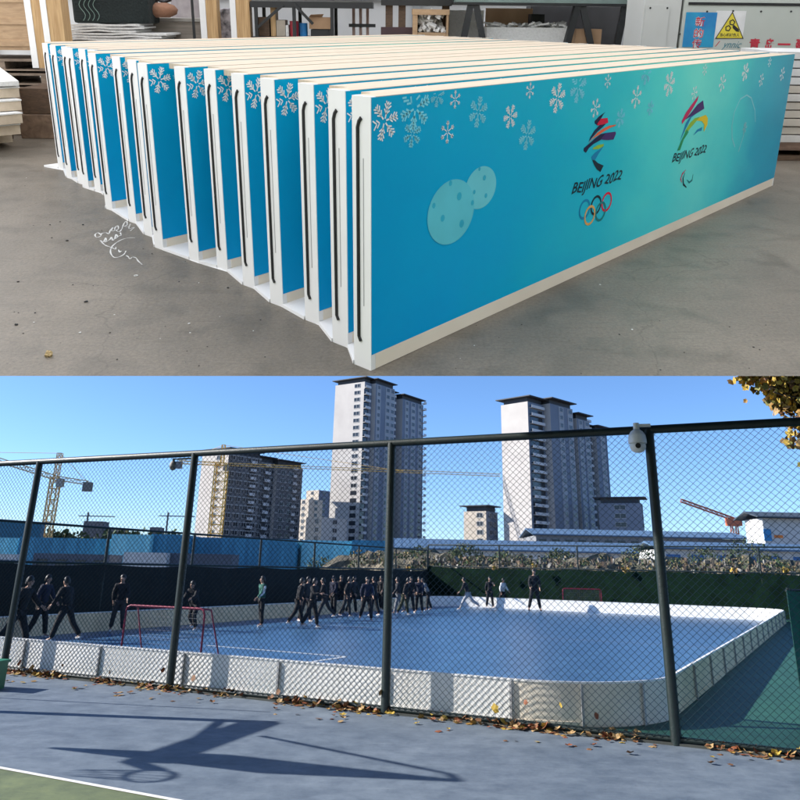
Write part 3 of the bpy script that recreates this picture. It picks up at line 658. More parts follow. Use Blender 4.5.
# ------------------------------------------------------------------ basketball stand outside the left of the frame (casts the shadow on the court)
M_steel = mat('dark_steel', (0.04, 0.045, 0.05), 0.5)
hf = 1.0 / math.tan(SUN_EL)
sdir = Vector((trav.x, trav.y, 0)).normalized()
def caster(u, v, z): g = gnd(u, v); return g - sdir * (z * hf) + Vector((0, 0, z))
bt = caster(262, 722, 3.05)
t = thing('basketball_stand', 'dark basketball stand whose shadow lies on the blue court', 'basketball stand', Matrix.Translation((bt.x, bt.y, 0)))
def rel(p): return p - Vector((bt.x, bt.y, 0))
mb = MB(); mb.box((-0.5, -0.45, 0), (0.3, 0.45, 0.32)); mb.build('base', M_steel, t, bevel=0.03)
mb = MB(); mb.bar((0, 0, 0.3), (0, 0, 3.12), 0.17); mb.build('post', M_steel, t)
A_ = rel(caster(262, 722, 3.05)); B_ = rel(caster(148, 762, 3.15))
mb = MB(); mb.bar(A_, B_, 0.20, 0.20); mb.bar(A_ + Vector((0, 0, -0.3)), (A_ + B_) / 2 + Vector((0, 0, -0.1)), 0.06); mb.build('arm', M_steel, t)
# backboard: nearly edge-on to the sun
P1 = rel(caster(55, 748, 2.9)); P2 = rel(caster(458, 781, 3.95))
w_ = Vector((P2.x - P1.x, P2.y - P1.y, 0))
bx = P1; bd = Vector((w_.x, w_.y, 0)).normalized(); bw = w_.length
e2 = P1 + bd * bw
fr = MB()
for a_, b_ in (((0, 2.9), (bw, 2.9)), ((0, 3.95), (bw, 3.95)), ((0, 2.9), (0, 3.95)), ((bw, 2.9), (bw, 3.95))):
    fr.bar(P1 * 1 + bd * a_[0] + Vector((0, 0, a_[1] - P1.z)), P1 + bd * b_[0] + Vector((0, 0, b_[1] - P1.z)), 0.07)
bn = Vector((-bd.y, bd.x, 0))
for k in range(1, 14):
    z = 2.9 + 1.05 * k / 14; fr.bar(P1 + bd * 0 + Vector((0, 0, z - P1.z)), P1 + bd * bw + Vector((0, 0, z - P1.z)), 0.034)
fr.build('backboard', M_steel, t)
hc = rel(caster(150, 776, 3.05)); mb = MB()
mb.tube([hc + Vector((0.225 * math.cos(a), 0.225 * math.sin(a), 0)) for a in [2 * math.pi * k / 24 for k in range(25)]], 0.022, 8); mb.bar(hc + Vector((0, 0.22, 0)), B_ + Vector((0, 0, -0.1)), 0.1)
for k in range(12):
    a = 2 * math.pi * k / 12; mb.tube([hc + Vector((0.22 * math.cos(a), 0.22 * math.sin(a), 0)), hc + Vector((0.12 * math.cos(a + .5), 0.12 * math.sin(a + .5), -0.4))], 0.008, 4)
mb.build('hoop', M_steel, t)
mb = MB(); mb.tube([rel(caster(262, 736, 2.6)), rel(caster(450, 774, 3.9))], 0.03, 6); mb.tube([rel(caster(450, 774, 3.9)), P2], 0.03, 6)
mb.tube([rel(caster(270, 712, 2.9)), rel(caster(-60, 695, 0.9))], 0.018, 6); mb.build('brace', M_steel, t)

# ------------------------------------------------------------------ leaves
LC = [mat('leaf_' + n_, c, 0.7, tuple(x * 0.6 for x in c), scale=30) for n_, c in dict(brown=(0.20, 0.09, 0.035), rust=(0.26, 0.08, 0.03), tan=(0.42, 0.27, 0.12), yellow=(0.50, 0.34, 0.05), ochre=(0.34, 0.19, 0.04), olive=(0.20, 0.19, 0.04)).items()]
def leaf_pts(s, rnd):
    """a lobed plane leaf, slightly curled"""
    pts = []; n = 10
    rad = [1, .72, .92, .7, .8, .5, .8, .7, .92, .72]
    curl = rnd.uniform(-0.5, 0.6)
    for k in range(n):
        a = 2 * math.pi * k / n; r = rad[k] * s
        x, y = r * math.cos(a), r * math.sin(a); pts.append(Vector((x, y, curl * (x * x + y * y) / s)))
    return pts
def add_leaf(mb, c, s, rnd, rot):
    pts = leaf_pts(s, rnd); q = rot.to_matrix(); n = len(pts)
    mb.add([c] + [c + q @ p for p in pts], [(0, 1 + k, 1 + (k + 1) % n) for k in range(n)])
from mathutils import Euler
rnd = random.Random(5)
lm = MB()
dens = [(-7.6, 3), (-6.0, 26), (-3.0, 22), (-0.5, 22), (2, 34), (4.5, 55), (6.0, 40), (7.6, 40), (9.5, 30), (12.5, 36)]
for k in range(2600):
    x = rnd.uniform(-3, 14.6)
    w_ = rnd.random()
    if math.sin(x * 2.1) + math.sin(x * 5.3 + 1) < rnd.uniform(-1.6, 1.3): continue
    off = rnd.gauss(-0.02, 0.085); 
    if w_ < 0.07: off = rnd.uniform(-0.9, -0.15)
    zz = 0.02 + rnd.random() ** 2 * (0.06 if abs(off) < 0.10 else 0.004)
    c = FM @ Vector((x, off, zz if abs(off) < .12 else 0.012)); lm.mi = rnd.choice([0, 0, 1, 1, 2, 2, 3, 4])
    add_leaf(lm, c, rnd.uniform(0.03, 0.065), rnd, Euler((rnd.uniform(-0.7, 0.7) * (.3 + (abs(off) < .1)), rnd.uniform(-0.6, 0.6) * (.3 + (abs(off) < .1)), rnd.uniform(0, 6.3))))
tag(lm.build('fallen_leaves', LC), 'dry brown and yellow leaves heaped along the foot of the fence', 'leaves', kind='stuff')
LEAFL = ['big red brown leaf low on the fence mesh by the leftmost fence post', 'tan leaf just right of the big red brown leaf at the left', 'small dark leaf on the fence mesh, third from the left', 'tiny leaf before the joint of two white boards left of the near goal', 'small rust leaf against the white board left of the second fence post', 'brown leaf against the white board right of the second fence post', 'brown leaf caught on the mesh midway between the second and third posts', 'largest yellow leaf caught on the mesh right of the third post', 'rust leaf just right and above of the largest yellow leaf', 'yellow leaf on the mesh before the curved board', 'rust leaf on the mesh low before the curved shade-tinted board', 'tan leaf beside the foot of the third fence post']
# leaves caught in the mesh
for k, (u, v, mi, s) in enumerate([(20, 663, 1, .07), (32, 668, 2, .07), (63, 665, 0, .03), (110, 672, 0, .035), (163, 670, 1, .05), (193, 678, 0, .06), (278, 692, 0, .05), (495, 709, 3, .075), (525, 702, 1, .04), (561, 705, 3, .04), (596, 716, 1, .05), (380, 692, 2, .05)]):
    d = ray(u, v); nn_ = fn; tt = (FO + fn * -0.06 - Vector((0, 0, EYE))).dot(nn_) / d.dot(nn_); p = Vector((0, 0, EYE)) + d * tt
    mb = MB(); mb.mi = 0; add_leaf(mb, Vector((0, 0, 0)), s, rnd, Euler((R(75), rnd.uniform(-.3, .3), rnd.uniform(0, 6))))
    o = mb.build('leaf', LC[mi], M=Matrix.Translation(p)); tag(o, LEAFL[k], 'leaf', 'dry leaves caught in the near fence mesh')
for k, (u, v) in enumerate([(495, 568), (534, 566), (408, 568), (625, 570), (735, 571), (786, 571)]):
    uu = 0; d = ray(u, v); n2 = FV; tt = (F(0, 43.3 if k else 43.3)).dot(n2) / d.dot(n2) if True else 0
    p = Vector((0, 0, EYE)) + d * (tt * 0.985)
    mb = MB()
    for j in range(16):
        mb.mi = rnd.choice([0, 1, 0, 2]); add_leaf(mb, Vector((rnd.gauss(0, .09), rnd.gauss(0, .03), rnd.gauss(0, .06))), rnd.uniform(.06, .12), rnd, Euler((rnd.uniform(0, 3), rnd.uniform(0, 3), rnd.uniform(0, 6))))
    o = mb.build('leaf_clump', [LC[3], LC[2], LC[4]], M=Matrix.Translation(p)); tag(o, 'clump of yellow leaves caught along the top of the far windscreen, ' + ['second', 'third', 'first', 'fourth', 'fifth', 'last'][k] + ' from the left', 'leaves', 'leaf clumps on the far fence')
# autumn tree at the top right
rt_ = random.Random(11)
tp = Vector((11.9, 15.8, 0))
t = thing('autumn_tree', 'plane tree with brown and yellow autumn leaves at the upper right behind the fence', 'tree', tp)
BK = mat('grey_bark', (0.16, 0.13, 0.10), 0.9, (0.09, 0.075, 0.06), scale=8, bump=0.6)
mb = MB(); mb.tube([(0, 0, 0), (0.05, 0, 1.5), (-0.05, 0.1, 3.0), (0.1, 0, 4.6), (0.0, 0.1, 6.5)], 0.17, 10, r2=0.05)
tips = []
def limb(a, b, r, depth):
    mid = (a + b) / 2 + Vector((rt_.gauss(0, .08), rt_.gauss(0, .08), rt_.gauss(0, .08))); mb.tube([a, mid, b], r, 6, r2=r * 0.4)
    if depth == 0: tips.append((mid, b)); return
    for k in range(4):
        st = a + (b - a) * rt_.uniform(0.35, 1.0); d = (b - a).normalized() + Vector((rt_.gauss(0, .6), rt_.gauss(0, .6), rt_.gauss(0, .45)))
        limb(st, st + d.normalized() * (b - a).length * 0.55, r * 0.45, depth - 1)
for k in range(13):
    a = 2 * math.pi * k / 13 + rt_.uniform(-.2, .2); z = rt_.uniform(3.0, 6.3)
    limb(Vector((0, 0, z)), Vector((math.cos(a) * rt_.uniform(1.4, 2.3), math.sin(a) * rt_.uniform(1.5, 2.4), z + rt_.uniform(-0.3, 1.0))), 0.06, 2)
# drooping limbs reaching into the picture
for (u, v) in [(752, 372), (764, 384), (774, 392), (780, 374), (788, 396), (804, 425), (802, 445), (806, 460), (796, 385), (810, 440), (794, 402)]:
    e = at(u, v, 14.6) - tp; limb(Vector((0, 0, rt_.uniform(4.0, 5.2))), e, 0.035, 0); tips.pop()
    for k_ in range(7):
        st = e * 1.0 + Vector((rt_.uniform(0, .5), rt_.uniform(0, .4), rt_.uniform(0, .35))); limb(st, st + Vector((rt_.uniform(-.22, .25), rt_.gauss(0, .25), rt_.gauss(0, .2))), 0.012, 0)
mb.build('trunk', BK, t)
lf = MB()
for a, b in tips:
    for k in range(34):
        c = a + (b - a) * rt_.uniform(0, 1.05) + Vector((rt_.gauss(0, .11), rt_.gauss(0, .11), rt_.gauss(0, .10)))
        lf.mi = rt_.choice([0, 1, 2, 2, 2, 3, 3, 4]); add_leaf(lf, c, rt_.uniform(0.05, 0.10), rt_, Euler((rt_.uniform(0, 6), rt_.uniform(0, 6), rt_.uniform(0, 6))))
lf.build('crown', [LC[0], LC[2], LC[3], LC[4], LC[5]], t)

# ================================================================== BEHIND THE RINK
M_glass = mat('dark_window_glass', (0.03, 0.035, 0.045), 0.15)
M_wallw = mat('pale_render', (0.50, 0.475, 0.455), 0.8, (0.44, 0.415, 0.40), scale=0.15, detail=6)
M_wallg = mat('grey_and_shade_render', (0.19, 0.22, 0.28), 0.8, (0.16, 0.19, 0.25), scale=0.15)  # grey render; also darkens the towers' shaded right faces by colour
M_wallt = mat('warm_render', (0.55, 0.48, 0.40), 0.8, (0.48, 0.42, 0.35), scale=0.15)
M_roofd = mat('dark_eaves', (0.05, 0.055, 0.07), 0.7)
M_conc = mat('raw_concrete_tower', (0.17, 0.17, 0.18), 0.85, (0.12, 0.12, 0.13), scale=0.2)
M_frame = mat('grey_window_frame', (0.45, 0.46, 0.48), 0.6)
M_pil = mat('pale_pilaster', (0.36, 0.38, 0.42), 0.8, (0.32, 0.34, 0.38), scale=.2)
M_balc2 = mat('slab_edge', (0.36, 0.36, 0.37), 0.8)
M_balc = mat('balcony_white', (0.6, 0.6, 0.62), 0.6)
def win_mesh(wd, ht, m_f, m_g, dep=0.12):
    mb = MB(); mb.mi = 0
    f = 0.12
    mb.box((-wd / 2, -dep, 0), (-wd / 2 + f, 0, ht)); mb.box((wd / 2 - f, -dep, 0), (wd / 2, 0, ht)); mb.box((-wd / 2 + f, -dep, 0), (wd / 2 - f, 0, f)); mb.box((-wd / 2 + f, -dep, ht - f), (wd / 2 - f, 0, ht)); mb.box((-0.05, -dep + .03, f), (0.05, 0, ht - f))
    mb.mi = 1; mb.box((-wd / 2 + f, -0.05, f), (wd / 2 - f, -0.01, ht - f))
    return mb.mesh('window', [m_f, m_g])
def balc_mesh(wd, dep):
    mb = MB(); mb.box((-wd / 2, -dep, 0), (wd / 2, 0, 0.16))
    mb.box((-wd / 2, -dep, 0.16), (wd / 2, -dep + 0.06, 1.05))
    return mb.mesh('balcony', [M_balc])
def tower(label, corner, D, vtop, w1, w2, al, mL, mR, cols1, cols2, fl=3.0, balc=(), roofs=True, steps=(), eave=1.3, extra=None, pil=None, bands=None, name='tower_block', cat='apartment tower'):
    """corner: image column of the nearest edge; w1/w2 the lit left and shaded right faces, metres; cols = (pos fraction, width m)"""
    base = gnd(corner, 700); d = ray(corner, 560); P = Vector((d.x / d.y * D, D, 0)); H = at(corner, vtop, D).z
    d = ray(corner, vtop); P = Vector((d.x / d.y * D, D, 0))
    t = thing(name, label, cat, Matrix.Translation(P) @ RZ(0))
    a = Vector((-math.cos(al), math.sin(al), 0)); b = Vector((math.sin(al), math.cos(al), 0))
    # faces: left (along a, normal -b), right (along b, normal -a)
    # steps: list of (frac0, frac1, setback) bays of the right face
    bays = list(steps) or [(0, 1, 0.0, 0.0)]
    wl = MB()
    for f0, f1, sb, dh in bays:
        q0 = b * (w2 * f0); q1 = b * (w2 * f1); s_ = a * sb; e = a * w1
        pts = [q0 + s_, q1 + s_, q1 + e, q0 + e]
        vs_ = [p for p in pts] + [p + Vector((0, 0, H - dh)) for p in pts]
        for i, p in enumerate(pts): pass
        wl.mi = 0
        wl.add(vs_, [(4, 5, 6, 7), (0, 4, 5, 1)[::-1], (1, 5, 6, 2)[::-1], (2, 6, 7, 3)[::-1]])
        wl.mi = 1; wl.add(vs_, [(3, 7, 4, 0)[::-1]])
    wl.m = wl.m
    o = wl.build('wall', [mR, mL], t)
    if roofs:
        for f0, f1, sb, dh in bays:
            rf = MB(); c0 = b * (w2 * f0 - eave * 0.6) + a * (sb - eave); c1 = b * (w2 * f1 + eave * 0.3) + a * (sb - eave); c2 = b * (w2 * f1 + eave * 0.3) + a * (w1 + eave); c3 = b * (w2 * f0 - eave * 0.6) + a * (w1 + eave)
            z0 = H - dh + 1.8; z1 = z0 + 0.35; 
            rf.add([c + Vector((0, 0, z0)) for c in (c0, c1, c2, c3)] + [c + Vector((0, 0, z1)) for c in (c0, c1, c2, c3)], [(0, 1, 2, 3), (7, 6, 5, 4), (0, 4, 5, 1), (1, 5, 6, 2), (2, 6, 7, 3), (3, 7, 4, 0)])
            # attic storey under the flat eaves
            g0 = b * (w2 * f0 + .8) + a * (sb + .8); g1 = b * (w2 * f1 - .3) + a * (sb + .8); g2 = b * (w2 * f1 - .3) + a * (w1 - .8); g3 = b * (w2 * f0 + .8) + a * (w1 - .8)
            rf.add([c + Vector((0, 0, H - dh - 0.05)) for c in (g0, g1, g2, g3)] + [c + Vector((0, 0, z0 - 0.01)) for c in (g0, g1, g2, g3)], [(0, 4, 5, 1), (1, 5, 6, 2), (2, 6, 7, 3), (3, 7, 4, 0)])
            rf.build('roof', M_roofd, t)
    nf = int((H - 2) / fl)
    plan = []
    for j in range(nf - 1, 1, -1):
        z = H - 2.3 - (nf - 1 - j) * fl
        if z < 1: continue
        for fr_, wd in cols1: plan.append((a * (w1 * fr_) - b * 0.02, al_rot(-a), wd, z))
        for fr_, wd in cols2:
            sb = 0
            for f0, f1, s2, dh in bays:
                if f0 <= fr_ <= f1: sb = s2; dh_ = dh
            if z > H - dh_ - 1.5: continue
            plan.append((b * (w2 * fr_) + a * (sb - 0.16), al_rot(b), wd + .7, z))
    if pil:
        for fr_, wd in cols2:
            s_ = [(s2, dh) for f0, f1, s2, dh in bays if f0 <= fr_ <= f1]; s_ = s_[0] if s_ else (0, 0)
            pm = MB(); pm.T = Matrix.Translation(b * (w2 * fr_) + a * s_[0]) @ RZ(al_rot(b)); pm.box((-wd * .5 - 1.0, -0.14, 1), (wd * .5 + 1.0, -0.01, H - s_[1] - .4)); pm.build('pilaster', pil, t)
    if bands:
        fm = MB()
        for f0, f1, sb, dh in bays:
            for j in range(nf):
                z = H - dh - 0.5 - j * fl
                if z < 2: continue
                fm.T = Matrix.Translation(b * (w2 * f0) + a * sb) @ RZ(al_rot(b)); fm.box((0.05, -0.17, z - .25), (w2 * (f1 - f0) - .05, -0.003, z + .1))
        fm.build('floor_edge', bands, t)
    meshes = {}
    rest = MB()
    for k, (p, ang, wd, z) in enumerate(plan):
        if k < 98:
            if wd not in meshes: meshes[wd] = win_mesh(wd, 1.7, M_frame, M_glass)
            o = bpy.data.objects.new('window', meshes[wd]); C.objects.link(o); o.parent = t; o.location = p + Vector((0, 0, z)); o.rotation_euler.z = ang
        else:
            rest.T = Matrix.Translation(p + Vector((0, 0, z))) @ RZ(ang); rest.mi = 0
            rest.box((-wd / 2, -0.06, 0), (wd / 2, 0.0, 1.7))
    if rest.v: tag(rest.build('window_row', M_glass, t), kind='stuff')
    bmesh_ = {}; nb = 0
    for face_i, fr_, wd, dep in balc:
        if face_i == 2 and wd > 2.3:
            sb = [s2 for f0, f1, s2, dh in bays if f0 <= fr_ <= f1]; sb = sb[0] if sb else 0
            gm = MB(); gm.T = Matrix.Translation(b * (w2 * fr_) + a * sb) @ RZ(al_rot(b)); gm.box((-wd * .47, -0.10, 3), (wd * .47, -0.01, H - 3.2)); gm.build('recess_shade_strip', M_glass, t)  # dark strip stands in for the shade deep in the balcony recess
    for face_i, fr_, wd, dep in balc:
        for j in range(nf):
            z = H - 2.7 - j * fl
            if z < 8 or nb >= 98: continue
            key = (wd, dep)
            if key not in bmesh_: bmesh_[key] = balc_mesh(wd, dep)
            sb = 0
            if face_i == 2:
                for f0, f1, s2, dh in bays:
                    if f0 <= fr_ <= f1: sb = s2
            o = bpy.data.objects.new('balcony', bmesh_[key]); C.objects.link(o); o.parent = t; nb += 1
            o.location = (a * (w1 * fr_) if face_i == 1 else b * (w2 * fr_) + a * sb) + Vector((0, 0, z)); o.rotation_euler.z = al_rot(-a) if face_i == 1 else al_rot(b)
    return t, P, H, a, b
def al_rot(d):      # rotation so that local +x runs along d and local -y faces out
    return math.atan2(d.y, d.x)
# T2: the tall tower in the middle
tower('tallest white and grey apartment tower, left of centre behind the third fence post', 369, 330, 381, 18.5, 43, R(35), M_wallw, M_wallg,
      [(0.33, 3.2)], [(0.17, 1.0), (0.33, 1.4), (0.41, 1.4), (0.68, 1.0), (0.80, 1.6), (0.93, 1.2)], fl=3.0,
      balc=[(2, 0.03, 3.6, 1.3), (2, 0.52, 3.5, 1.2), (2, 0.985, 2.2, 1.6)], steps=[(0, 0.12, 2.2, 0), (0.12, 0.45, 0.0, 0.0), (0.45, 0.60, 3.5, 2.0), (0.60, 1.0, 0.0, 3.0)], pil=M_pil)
# T3: white tower to the right
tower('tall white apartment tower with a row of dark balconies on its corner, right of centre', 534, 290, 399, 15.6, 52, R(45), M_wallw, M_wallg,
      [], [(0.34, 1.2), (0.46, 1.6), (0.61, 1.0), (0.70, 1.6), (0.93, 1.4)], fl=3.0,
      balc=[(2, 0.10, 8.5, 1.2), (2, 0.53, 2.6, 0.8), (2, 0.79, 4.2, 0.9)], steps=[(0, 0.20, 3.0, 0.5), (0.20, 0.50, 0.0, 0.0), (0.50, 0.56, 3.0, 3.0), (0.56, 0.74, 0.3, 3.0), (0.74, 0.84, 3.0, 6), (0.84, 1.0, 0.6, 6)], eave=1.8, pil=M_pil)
# T1: tower under construction
tt1, P1_, H1_, a1_, b1_ = tower('dark concrete apartment tower under construction behind the second fence post', 229, 300, 453, 15.5, 40, R(38), M_wallw, M_conc,
      [(0.35, 2.6)], [(0.05, 1.8), (0.15, 1.8), (0.25, 1.8), (0.36, 1.8), (0.48, 1.8), (0.60, 1.8), (0.72, 1.8), (0.83, 1.8), (0.94, 1.8)], fl=3.0,
      steps=[(0, 0.42, 0.0, 0), (0.42, 0.64, 1.8, 1.0), (0.64, 1.0, 0.0, 1.5)], bands=M_balc2, balc=[(2, 0.31, 3.0, 0.9), (2, 0.54, 3.0, 0.9), (2, 0.88, 2.2, 0.9)])
# smaller blocks
tower('pale apartment block between the dark tower and the tallest tower', 319, 420, 490, 9, 13, R(38), M_wallt, M_wallg, [(0.5, 2)], [(0.3, 1.5), (0.7, 1.5)], roofs=False)
tower('warm grey apartment block just right of the dark tower', 309, 400, 499, 7, 10, R(38), M_wallt, M_wallt, [(0.5, 2)], [(0.5, 1.5)], roofs=False)
tower('low pale annex block at the left foot of the tallest tower', 322, 300, 517, 8, 14, R(38), M_wallt, M_wallw, [(0.3, 1.8)], [(0.5, 1.8)], roofs=False, name='annex_block', cat='building')
tower('small grey block with flat dark eaves left of the right tower', 486, 300, 511, 9.5, 9, R(35), M_wallt, M_wallg, [(0.28, 2.6)], [(0.35, 1.6), (0.7, 1.6)], eave=1.5, name='low_block', cat='building')
tower('low dark grey block with flat eaves behind the fourth fence post', 641, 290, 503, 15, 9, R(20), M_wallg, M_wallg, [(0.5, 4)], [(0.4, 1.6)], eave=1.8, name='low_block', cat='building')

# cranes
M_cry = mat('weathered_yellow_steel', (0.70, 0.50, 0.22), 0.6, (0.60, 0.42, 0.18), scale=2)
M_crr = mat('orange_red_steel', (0.55, 0.16, 0.08), 0.6)
def lattice(mb, p, q, w_, n, r):
    p, q = Vector(p), Vector(q); d = (q - p).normalized(); up = Vector((0, 0, 1)) if abs(d.z) < .9 else Vector((1, 0, 0))
    x = d.cross(up).normalized() * w_ / 2; y = x.cross(d).normalized() * w_ / 2
    cs = [x + y, x - y, -x - y, -x + y]
    for c in cs: mb.bar(p + c, q + c, r)
    for i in range(n):
        a = p + (q - p) * i / n; b = p + (q - p) * (i + 1) / n
        for k in range(4):
            c, c2 = cs[k], cs[(k + 1) % 4]; mb.bar(a + c, b + c2, r * 0.6); mb.bar(b + c, b + c2, r * 0.6)
def crane(label, u, D, vbase_z, vtop, jib, cjib, m, w_=2.2, jw=1.2, jr=0.26, rise=0, tower_top=None):
    P = at(u, vtop, D); t = thing('tower_crane', label, 'tower crane', (P.x, P.y, 0)); H = P.z
    mb = MB(); lattice(mb, (0, 0, 0), (0, 0, H), w_, int(H / 3), 0.32); mb.build('mast', m, t)
    jd, jl = jib; cd, cl = cjib
    mb = MB(); lattice(mb, (0, 0, H), Vector(jd).normalized() * jl + Vector((0, 0, H)), jw, int(jl / 3), jr); mb.build('jib', m, t)
    mb = MB(); e = Vector(cd).normalized() * cl + Vector((0, 0, H)); lattice(mb, (0, 0, H), e, 1.1, max(3, int(cl / 3)), 0.2); cj = mb.build('counter_jib', m, t)
    mb = MB(); mb.box(e + Vector((-1.2, -.8, -2.3)), e + Vector((1.2, .8, 0.2))); mb.build('counterweight', mat('crane_weight', (0.2, 0.2, 0.2), 0.8), cj)
    top = H + 7; mb = MB(); lattice(mb, (0, 0, H), (0, 0, top), 1.2, 3, 0.2); mb.build('tower_head', m, t)
    mb = MB(); mb.tube([(0, 0, top), Vector(jd).normalized() * jl * .65 + Vector((0, 0, H))], 0.07, 4); mb.tube([(0, 0, top), e], 0.07, 4); mb.build('stay_cable', m, t)
    mb = MB(); mb.box((0.9, -1.6, H - 2.5), (2.6, 0.2, H - 0.3)); mb.build('cab', mat('crane_cab', (0.35, 0.35, 0.33), 0.6), t)
    return t
crane('yellow tower crane with a short counterweight arm at the far left', 56, 230, 0, 478, ((-1, 0, 0.27), 40), ((1, 0, -0.13), 9.5), M_cry)
crane('tall yellow construction crane fixed to the dark tower with a very long arm', 222, 296, 0, 464, ((1, 0.05, -0.012), 104), ((-1, 0, 0.02), 16), mat('site_yellow_steel', (0.85, 0.55, 0.12), 0.6), w_=4.2, jw=0.9, jr=0.09)
# orange luffing crane at the right
P = at(733, 517, 210); t = thing('mobile_crane', 'orange crane arm raised low to the left above the blue roofs at the right', 'crane', (P.x, P.y, 0))
mb = MB(); e = at(681, 500.5, 210) - Vector((P.x, P.y, 0)); lattice(mb, (0, 0, P.z - 0.5), e, 0.7, 10, 0.2); mb.build('boom', M_crr, t)
mb = MB(); mb.prism([(-1.8, -1), (1.8, -1), (1.8, 1), (-1.8, 1)], P.z - 2.2, P.z - 0.2); mb.build('machine_deck', M_crr, t)
mb = MB(); lattice(mb, (0, 0, 0), (0, 0, P.z - 2.2), 1.4, 8, 0.2); mb.build('mast', M_crr, t)
for (u, v, hh) in [(88, 516, 8), (168, 516, 6)]:
    P = at(u, v, 900); t = thing('tower_crane', 'tiny grey crane on the far skyline, the ' + ('left' if u < 100 else 'right') + ' one of two', 'tower crane', (P.x, P.y, 0))
    mb = MB(); mb.bar((0, 0, 0), (0, 0, P.z + 4), 1.6); mb.build('mast', M_conc, t); mb = MB(); mb.bar((-10, 0, P.z), (30, 0, P.z), 1.0); mb.build('jib', M_conc, t)

# long low buildings
M_blue = mat('blue_metal_hoarding', (0.05, 0.26, 0.42), 0.5, (0.03, 0.18, 0.31), scale=2.5, stretch=(1, 1, .06))
M_cyan = mat('cyan_metal_hoarding', (0.28, 0.68, 0.78), 0.5, (0.20, 0.56, 0.68), scale=2.5, stretch=(1, 1, .06))
M_teal = mat('teal_roof', (0.02, 0.13, 0.22), 0.55)
M_roofb = mat('blue_roof_sheet', (0.10, 0.17, 0.27), 0.5, (0.07, 0.13, 0.22), scale=1)
M_shedw = mat('shed_white_wall', (0.60, 0.60, 0.60), 0.7, (0.50, 0.50, 0.50), scale=0.5)
M_shedg = mat('shed_grey_wall', (0.10, 0.12, 0.16), 0.7, (0.08, 0.09, 0.12), scale=0.5)
def facade(name, label, cat, u0, u1, v0, v1, D, dep, mW, mR=None, roofh=0.0, nwin=0, over=0.6, sx=0.0, group=None, wm=None):
    """a building whose front spans the measured columns; it reaches down to the ground"""
    a = at(u0, v0, D); b = at(u1, v0 + (u1 - u0) * ROL, D + sx)
    d = Vector((b.x - a.x, b.y - a.y, 0)); L = d.length; ang = math.atan2(d.y, d.x); H = a.z
    t = thing(name, label, cat, Matrix.Translation((a.x, a.y, 0)) @ RZ(ang), group)
    mb = MB(); mb.box((0, 0, 0), (L, dep, H)); mb.build('wall', mW, t)
    if mR:
        rb = MB(); pts = [(-over, -over, H), (L + over, -over, H), (L + over, dep * .5, H + roofh), (-over, dep * .5, H + roofh), (-over, dep + over, H), (L + over, dep + over, H)]
        rb.add(pts + [Vector(p) + Vector((0, 0, 0.18)) for p in pts], [(0, 1, 2, 3), (3, 2, 5, 4), (6, 9, 8, 7), (9, 10, 11, 8), (0, 6, 7, 1), (4, 5, 11, 10), (0, 3, 9, 6), (3, 4, 10, 9), (1, 7, 8, 2), (2, 8, 11, 5)])
        r_ = rb.build('roof', mR, t)
        if L > 20:
            sm = MB(); n = int(L / 1.0)
            for i in range(n + 1):
                x = -over + (L + 2 * over) * i / n; sm.bar((x, -over, H + 0.19), (x, dep * .5, H + roofh + 0.19), 0.08, 0.06)
            sm.build('roof_rib', mR, r_)
    hv_ = at(u0, v1, D).z
    for i in range(nwin):
        x = L * (i + 0.5) / nwin; wz = max(0.6, hv_ + (H - hv_) * 0.2); ww = MB(); ww.box((-L / nwin * 0.28, -0.06, 0), (L / nwin * 0.28, 0.02, (H - hv_) * 0.5)); o = ww.build('window', wm or M_glass, t); o.location = (x, 0, wz)
    return t
facade('site_hoarding', 'long teal hoarding behind the left fence with a dark top', 'hoarding', -60, 42, 520, 560, 95, 1.0, M_teal)
facade('site_shed', 'bright cyan shed wall at the far left edge above a white picket wall', 'shed', -70, 19, 536, 565, 80, 6, M_cyan)
facade('site_shed', 'dark blue shed between the first and second fence posts', 'shed', 20, 108, 537, 566, 78, 8, M_blue)
facade('site_shed', 'bright cyan shed wall left of the second fence post', 'shed', 112, 151, 534, 566, 76, 8, M_cyan)
facade('site_shed', 'mid blue shed wall just left of the second fence post', 'shed', 152, 186, 534, 566, 77, 8, M_blue)
facade('site_shed', 'blue shed wall below the dark tower under construction', 'shed', 190, 296, 537, 566, 80, 8, M_blue)
facade('site_shed', 'cyan shed wall below the tallest tower', 'shed', 302, 352, 540, 566, 82, 8, M_cyan)
facade('site_shed', 'blue shed wall beside the third fence post', 'shed', 352, 388, 540, 566, 81, 8, M_blue)
facade('low_wall', 'dark grey low cabin in front of the blue sheds at the left', 'cabin', 34, 110, 553, 572, 62, 3, M_shedg, nwin=4)
facade('low_wall', 'white cabin in front of the cyan shed left of the second fence post', 'cabin', 124, 167, 552, 572, 62, 3, M_shedw)
facade('low_wall', 'dark blue grey low cabin around the second fence post', 'cabin', 168, 232, 553, 574, 63, 3, M_shedg)
facade('picket_wall', 'white picket wall at the far left edge', 'wall', -40, 17, 553, 572, 60, 0.4, M_shedw, nwin=10, wm=M_shedg)
facade('long_shed', 'long white shed with a blue ribbed roof behind the far fence', 'shed', 398, 700, 549, 566, 105, 10, M_shedw, M_roofb, 1.3, nwin=9)
facade('long_shed', 'grey two storey site office with a blue roof, behind the white shed', 'shed', 536, 746, 535, 548, 135, 14, mat('grey_office_wall', (0.22, 0.23, 0.25), 0.8), M_roofb, 1.2, nwin=16)
facade('long_shed', 'low white shed with a flat blue roof at the right behind the far fence', 'shed', 660, 812, 549, 566, 92, 8, M_shedw, M_roofb, 0.8, nwin=6, wm=mat('blue_poster', (0.05, 0.16, 0.40), 0.6))
